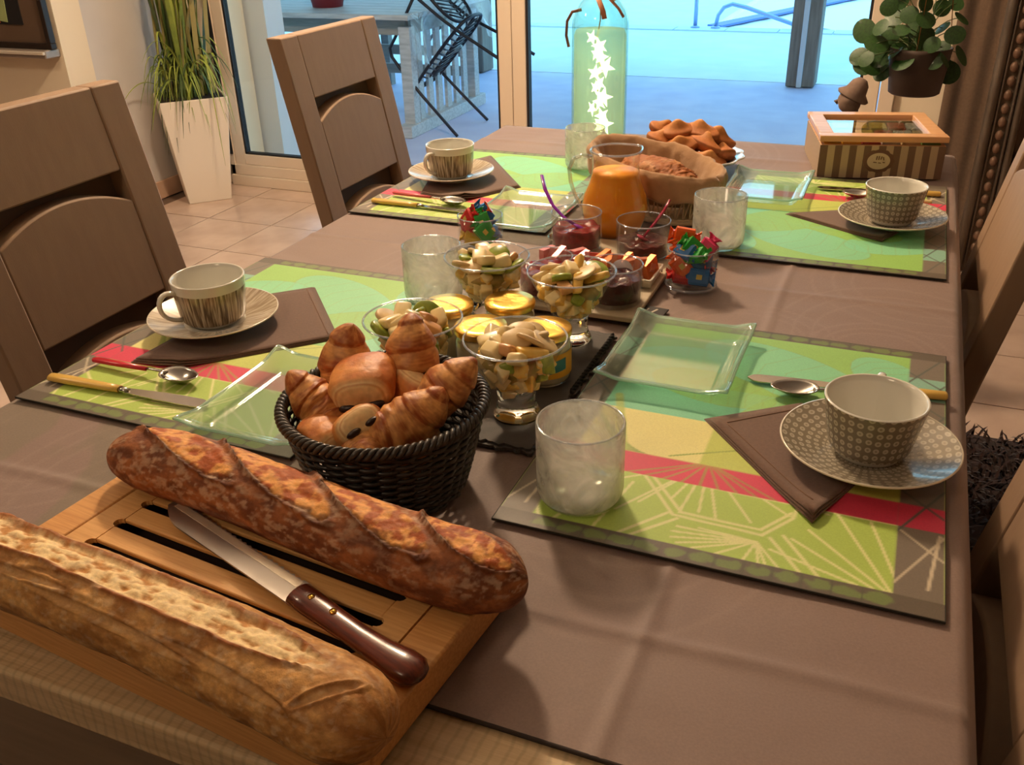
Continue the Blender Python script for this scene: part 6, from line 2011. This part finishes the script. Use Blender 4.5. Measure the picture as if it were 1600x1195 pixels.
leafpx = [(1335, 45), (1345, 85), (1360, 36), (1376, 50), (1364, 86), (1386, 78), (1340, 105), (1372, 112), (1400, 18), (1415, 42), (1426, 24), (1441, 60), (1457, 70), (1472, 46), (1490, 86), (1461, 96), (1474, 112), (1432, 92), (1406, 72), (1396, 100), (1447, 14), (1467, 8), (1422, 4), (1380, 2), (1368, 8), (1452, 38), (1410, 60), (1350, 62), (1330, 92), (1378, 30), (1392, 40), (1440, 100), (1455, 118), (1420, 112), (1480, 30), (1358, 60), (1392, 62), (1436, 74), (1375, 70), (1402, 88), (1418, 78), (1448, 84), (1388, 96), (1352, 100), (1464, 82), (1412, 98), (1430, 50), (1340, 60), (1366, 64), (1405, -20), (1440, -15), (1370, -20), (1465, -25)]
leaf_g = G()
n_ = 18
vs = [(0, 0, 0.004)]
for k_ in range(1, 4):
    for j in range(n_):
        a = 2 * PI * j / n_
        r = k_ / 3
        vs.append((r * math.cos(a), r * math.sin(a) * 0.92, 0.16 * (0.25 - r * r) * 0.35 + 0.01 * math.sin(a * 3) * r))
fs = [(0, 1 + j, 1 + (j + 1) % n_) for j in range(n_)]
for k_ in range(2):
    for j in range(n_):
        a, b_ = 1 + k_ * n_ + j, 1 + k_ * n_ + (j + 1) % n_
        fs.append((a, a + n_, b_ + n_, b_))
leaf_me = leaf_g.add(vs, fs).mesh('round_leaf')
leaf_me.materials.append(M('pilea_leaf', S(36, 64, 26), 0.45, col2=S(50, 84, 34), nscale=4, coat=0.1))
rl_ = np.random.RandomState(31)
g = G()
for (pu, pv) in leafpx:
    lx = 0.013 + (pu - 1430) * 0.00148 - HX
    lz = 0.098 - (pv - 85) * 0.0015 - (HZ + 0.094)
    ly = rl_.uniform(-0.075, 0.06)
    o = bpy.data.objects.new('round_leaf', leaf_me)
    COL.objects.link(o); o.parent = pil
    o.location = (lx, ly, lz)
    R_ = rl_.uniform(0.020, 0.031)
    o.scale = (R_, R_, R_)
    o.rotation_euler = (rl_.uniform(0.5, 1.5), rl_.uniform(-0.7, 0.7), rl_.uniform(-0.9, 0.9))
    P = [(rl_.uniform(-0.03, 0.03), rl_.uniform(-0.03, 0.03), 0.0), (lx * 0.4, ly * 0.5, max(0.02, lz * 0.7 + 0.03)), (lx, ly, lz)]
    c = [Vector(P[0]).lerp(Vector(P[1]), f).lerp(Vector(P[1]).lerp(Vector(P[2]), f), f) for f in np.linspace(0, 1, 7)]
    g.tube([tuple(q) for q in c], 0.0011, 5)
g.build('leaf_stalks', M('pilea_stalk', S(76, 88, 44), 0.5), pil)

# garden figurine with a brimmed hat on a small stool behind the table
st = thing('plant_stool', 'small round wooden stool behind the table, carrying the clay figurine', 'stool', (-0.1315, 2.42, FZ))
m_stool = M('stool_wood', S(120, 92, 70), 0.6)
G().lathe([(0, 0.377), (0.13, 0.377), (0.135, 0.382), (0.135, 0.397), (0.13, 0.402), (0, 0.402)], 40).build('seat', m_stool, st)
for k in range(3):
    a = 2 * PI * k / 3
    G().tube([(0.10 * math.cos(a), 0.10 * math.sin(a), 0.378), (0.125 * math.cos(a), 0.125 * math.sin(a), 0.0)], 0.014, 10).build('leg', m_stool, st)
fg = thing('figurine', 'grey clay child figurine in a brimmed hat, its head above the tea box', 'figurine', (-0.1315, 2.42, FZ + 0.402))
m_clay = M('grey_clay', S(142, 118, 104), 0.85, col2=S(120, 98, 86), nscale=40, bump=0.4, bscale=120)
gz = 0.325
body = G().lathe([(0, 0.0), (0.075, 0.0), (0.085, 0.02), (0.078, 0.10), (0.062, 0.18), (0.058, 0.24), (0.060, 0.270), (0.045, 0.300), (0.020, 0.315), (0.017, 0.332), (0, 0.335)], 36, Matrix.Diagonal((1, 0.75, 1, 1)))
body.build('robe_body', m_clay, fg)
G().ball((0, 0, 0.362), (0.027, 0.030, 0.034), 24, 16, fn=lambda p: 1 + 0.10 * max(0, -p.x) * max(0, 1 - abs(p.z + 0.1) * 3) + 0.03 * math.sin(p.z * 9)).build('head', m_clay, fg)
G().tube([(-0.024, 0, 0.362), (-0.033, 0, 0.357), (-0.027, 0, 0.352)], [0.003, 0.005, 0.003], 8).build('nose', m_clay, fg)
G().lathe([(0, 0.038), (0.012, 0.036), (0.021, 0.026), (0.026, 0.006), (0.036, -0.006), (0.034, -0.010), (0.024, 0.000), (0, 0.002)], 36, Matrix.Translation((0.008, 0, 0.378)) @ Euler((0.05, 0.42, 0)).to_matrix().to_4x4(), wob=lambda a, i: 1 + (0.10 * math.cos(a * 2) if i in (4, 5) else 0)).build('brimmed_hat', m_clay, fg)
for s in (-1, 1):
    G().tube([(0.0, s * 0.04, 0.27), (-0.03, s * 0.055, 0.22), (-0.05, s * 0.025, 0.19)], [0.018, 0.015, 0.010], 10).build('arm', m_clay, fg)
G().tube([(0.035, -0.01, 0.285), (0.060, -0.015, 0.300), (0.072, -0.015, 0.303)], [0.012, 0.011, 0.012], 10).build('shoulder_bundle', m_clay, fg)

# ceiling lamps (real fittings the light comes from, above the frame)
m_lampsh = M('lamp_metal', S(180, 176, 170), 0.4, 0.6)
def ceil_lamp(label, loc, r):
    t = thing('ceiling_lamp', label, 'lamp', (loc[0], loc[1], 1.75), 0, 'ceiling lamps out of the frame')
    G().tube([(0, 0, 0), (0, 0, loc[2] - 1.75 + 0.09)], 0.006, 8).build('rod', m_lampsh, t)
    G().lathe([(0.03, loc[2] - 1.75 + 0.10), (r, loc[2] - 1.75 + 0.03), (r + 0.01, loc[2] - 1.75 + 0.02), (r - 0.004, loc[2] - 1.75 + 0.028)], 36).build('shade', m_lampsh, t)
ceil_lamp('metal ceiling lamp above the far left of the table, out of the frame', (-1.25, 2.25, 1.60), 0.16)

# ---- groups for repeats
grp = {'cup': 'china cups at the place settings', 'saucer': 'saucers at the place settings', 'napkin': 'folded brown napkins', 'tumbler': 'crackled glass tumblers', 'glass_plate': 'green glass plates',
       'table_knife': 'yellow handled table knives', 'tea_spoon': 'spoons at the place settings', 'placemat': 'printed placemats', 'fruit_glass': 'stemmed glasses of fruit salad', 'fruit_salad': 'fruit salad fillings',
       'candy_glass': 'glasses of wrapped candies', 'terrace_post': 'posts of the terrace roof'}
for o in bpy.data.objects:
    if o.parent is None:
        b_ = o.name.split('.')[0]
        if b_ in grp:
            o['group'] = grp[b_]

# things that still share a label are told apart by their order from the left
same = {}
for o in bpy.data.objects:
    if o.parent is None and o.get('label'):
        same.setdefault(o['label'], []).append(o)
for lab, L in same.items():
    if len(L) > 1:
        L.sort(key=lambda o: o.location.x)
        words = ['left one', 'right one'] if len(L) == 2 else ['first from left', 'second from left', 'third from left', 'fourth from left', 'fifth from left'][:len(L)]
        for o, w_ in zip(L, words):
            o['label'] = lab + ', ' + w_
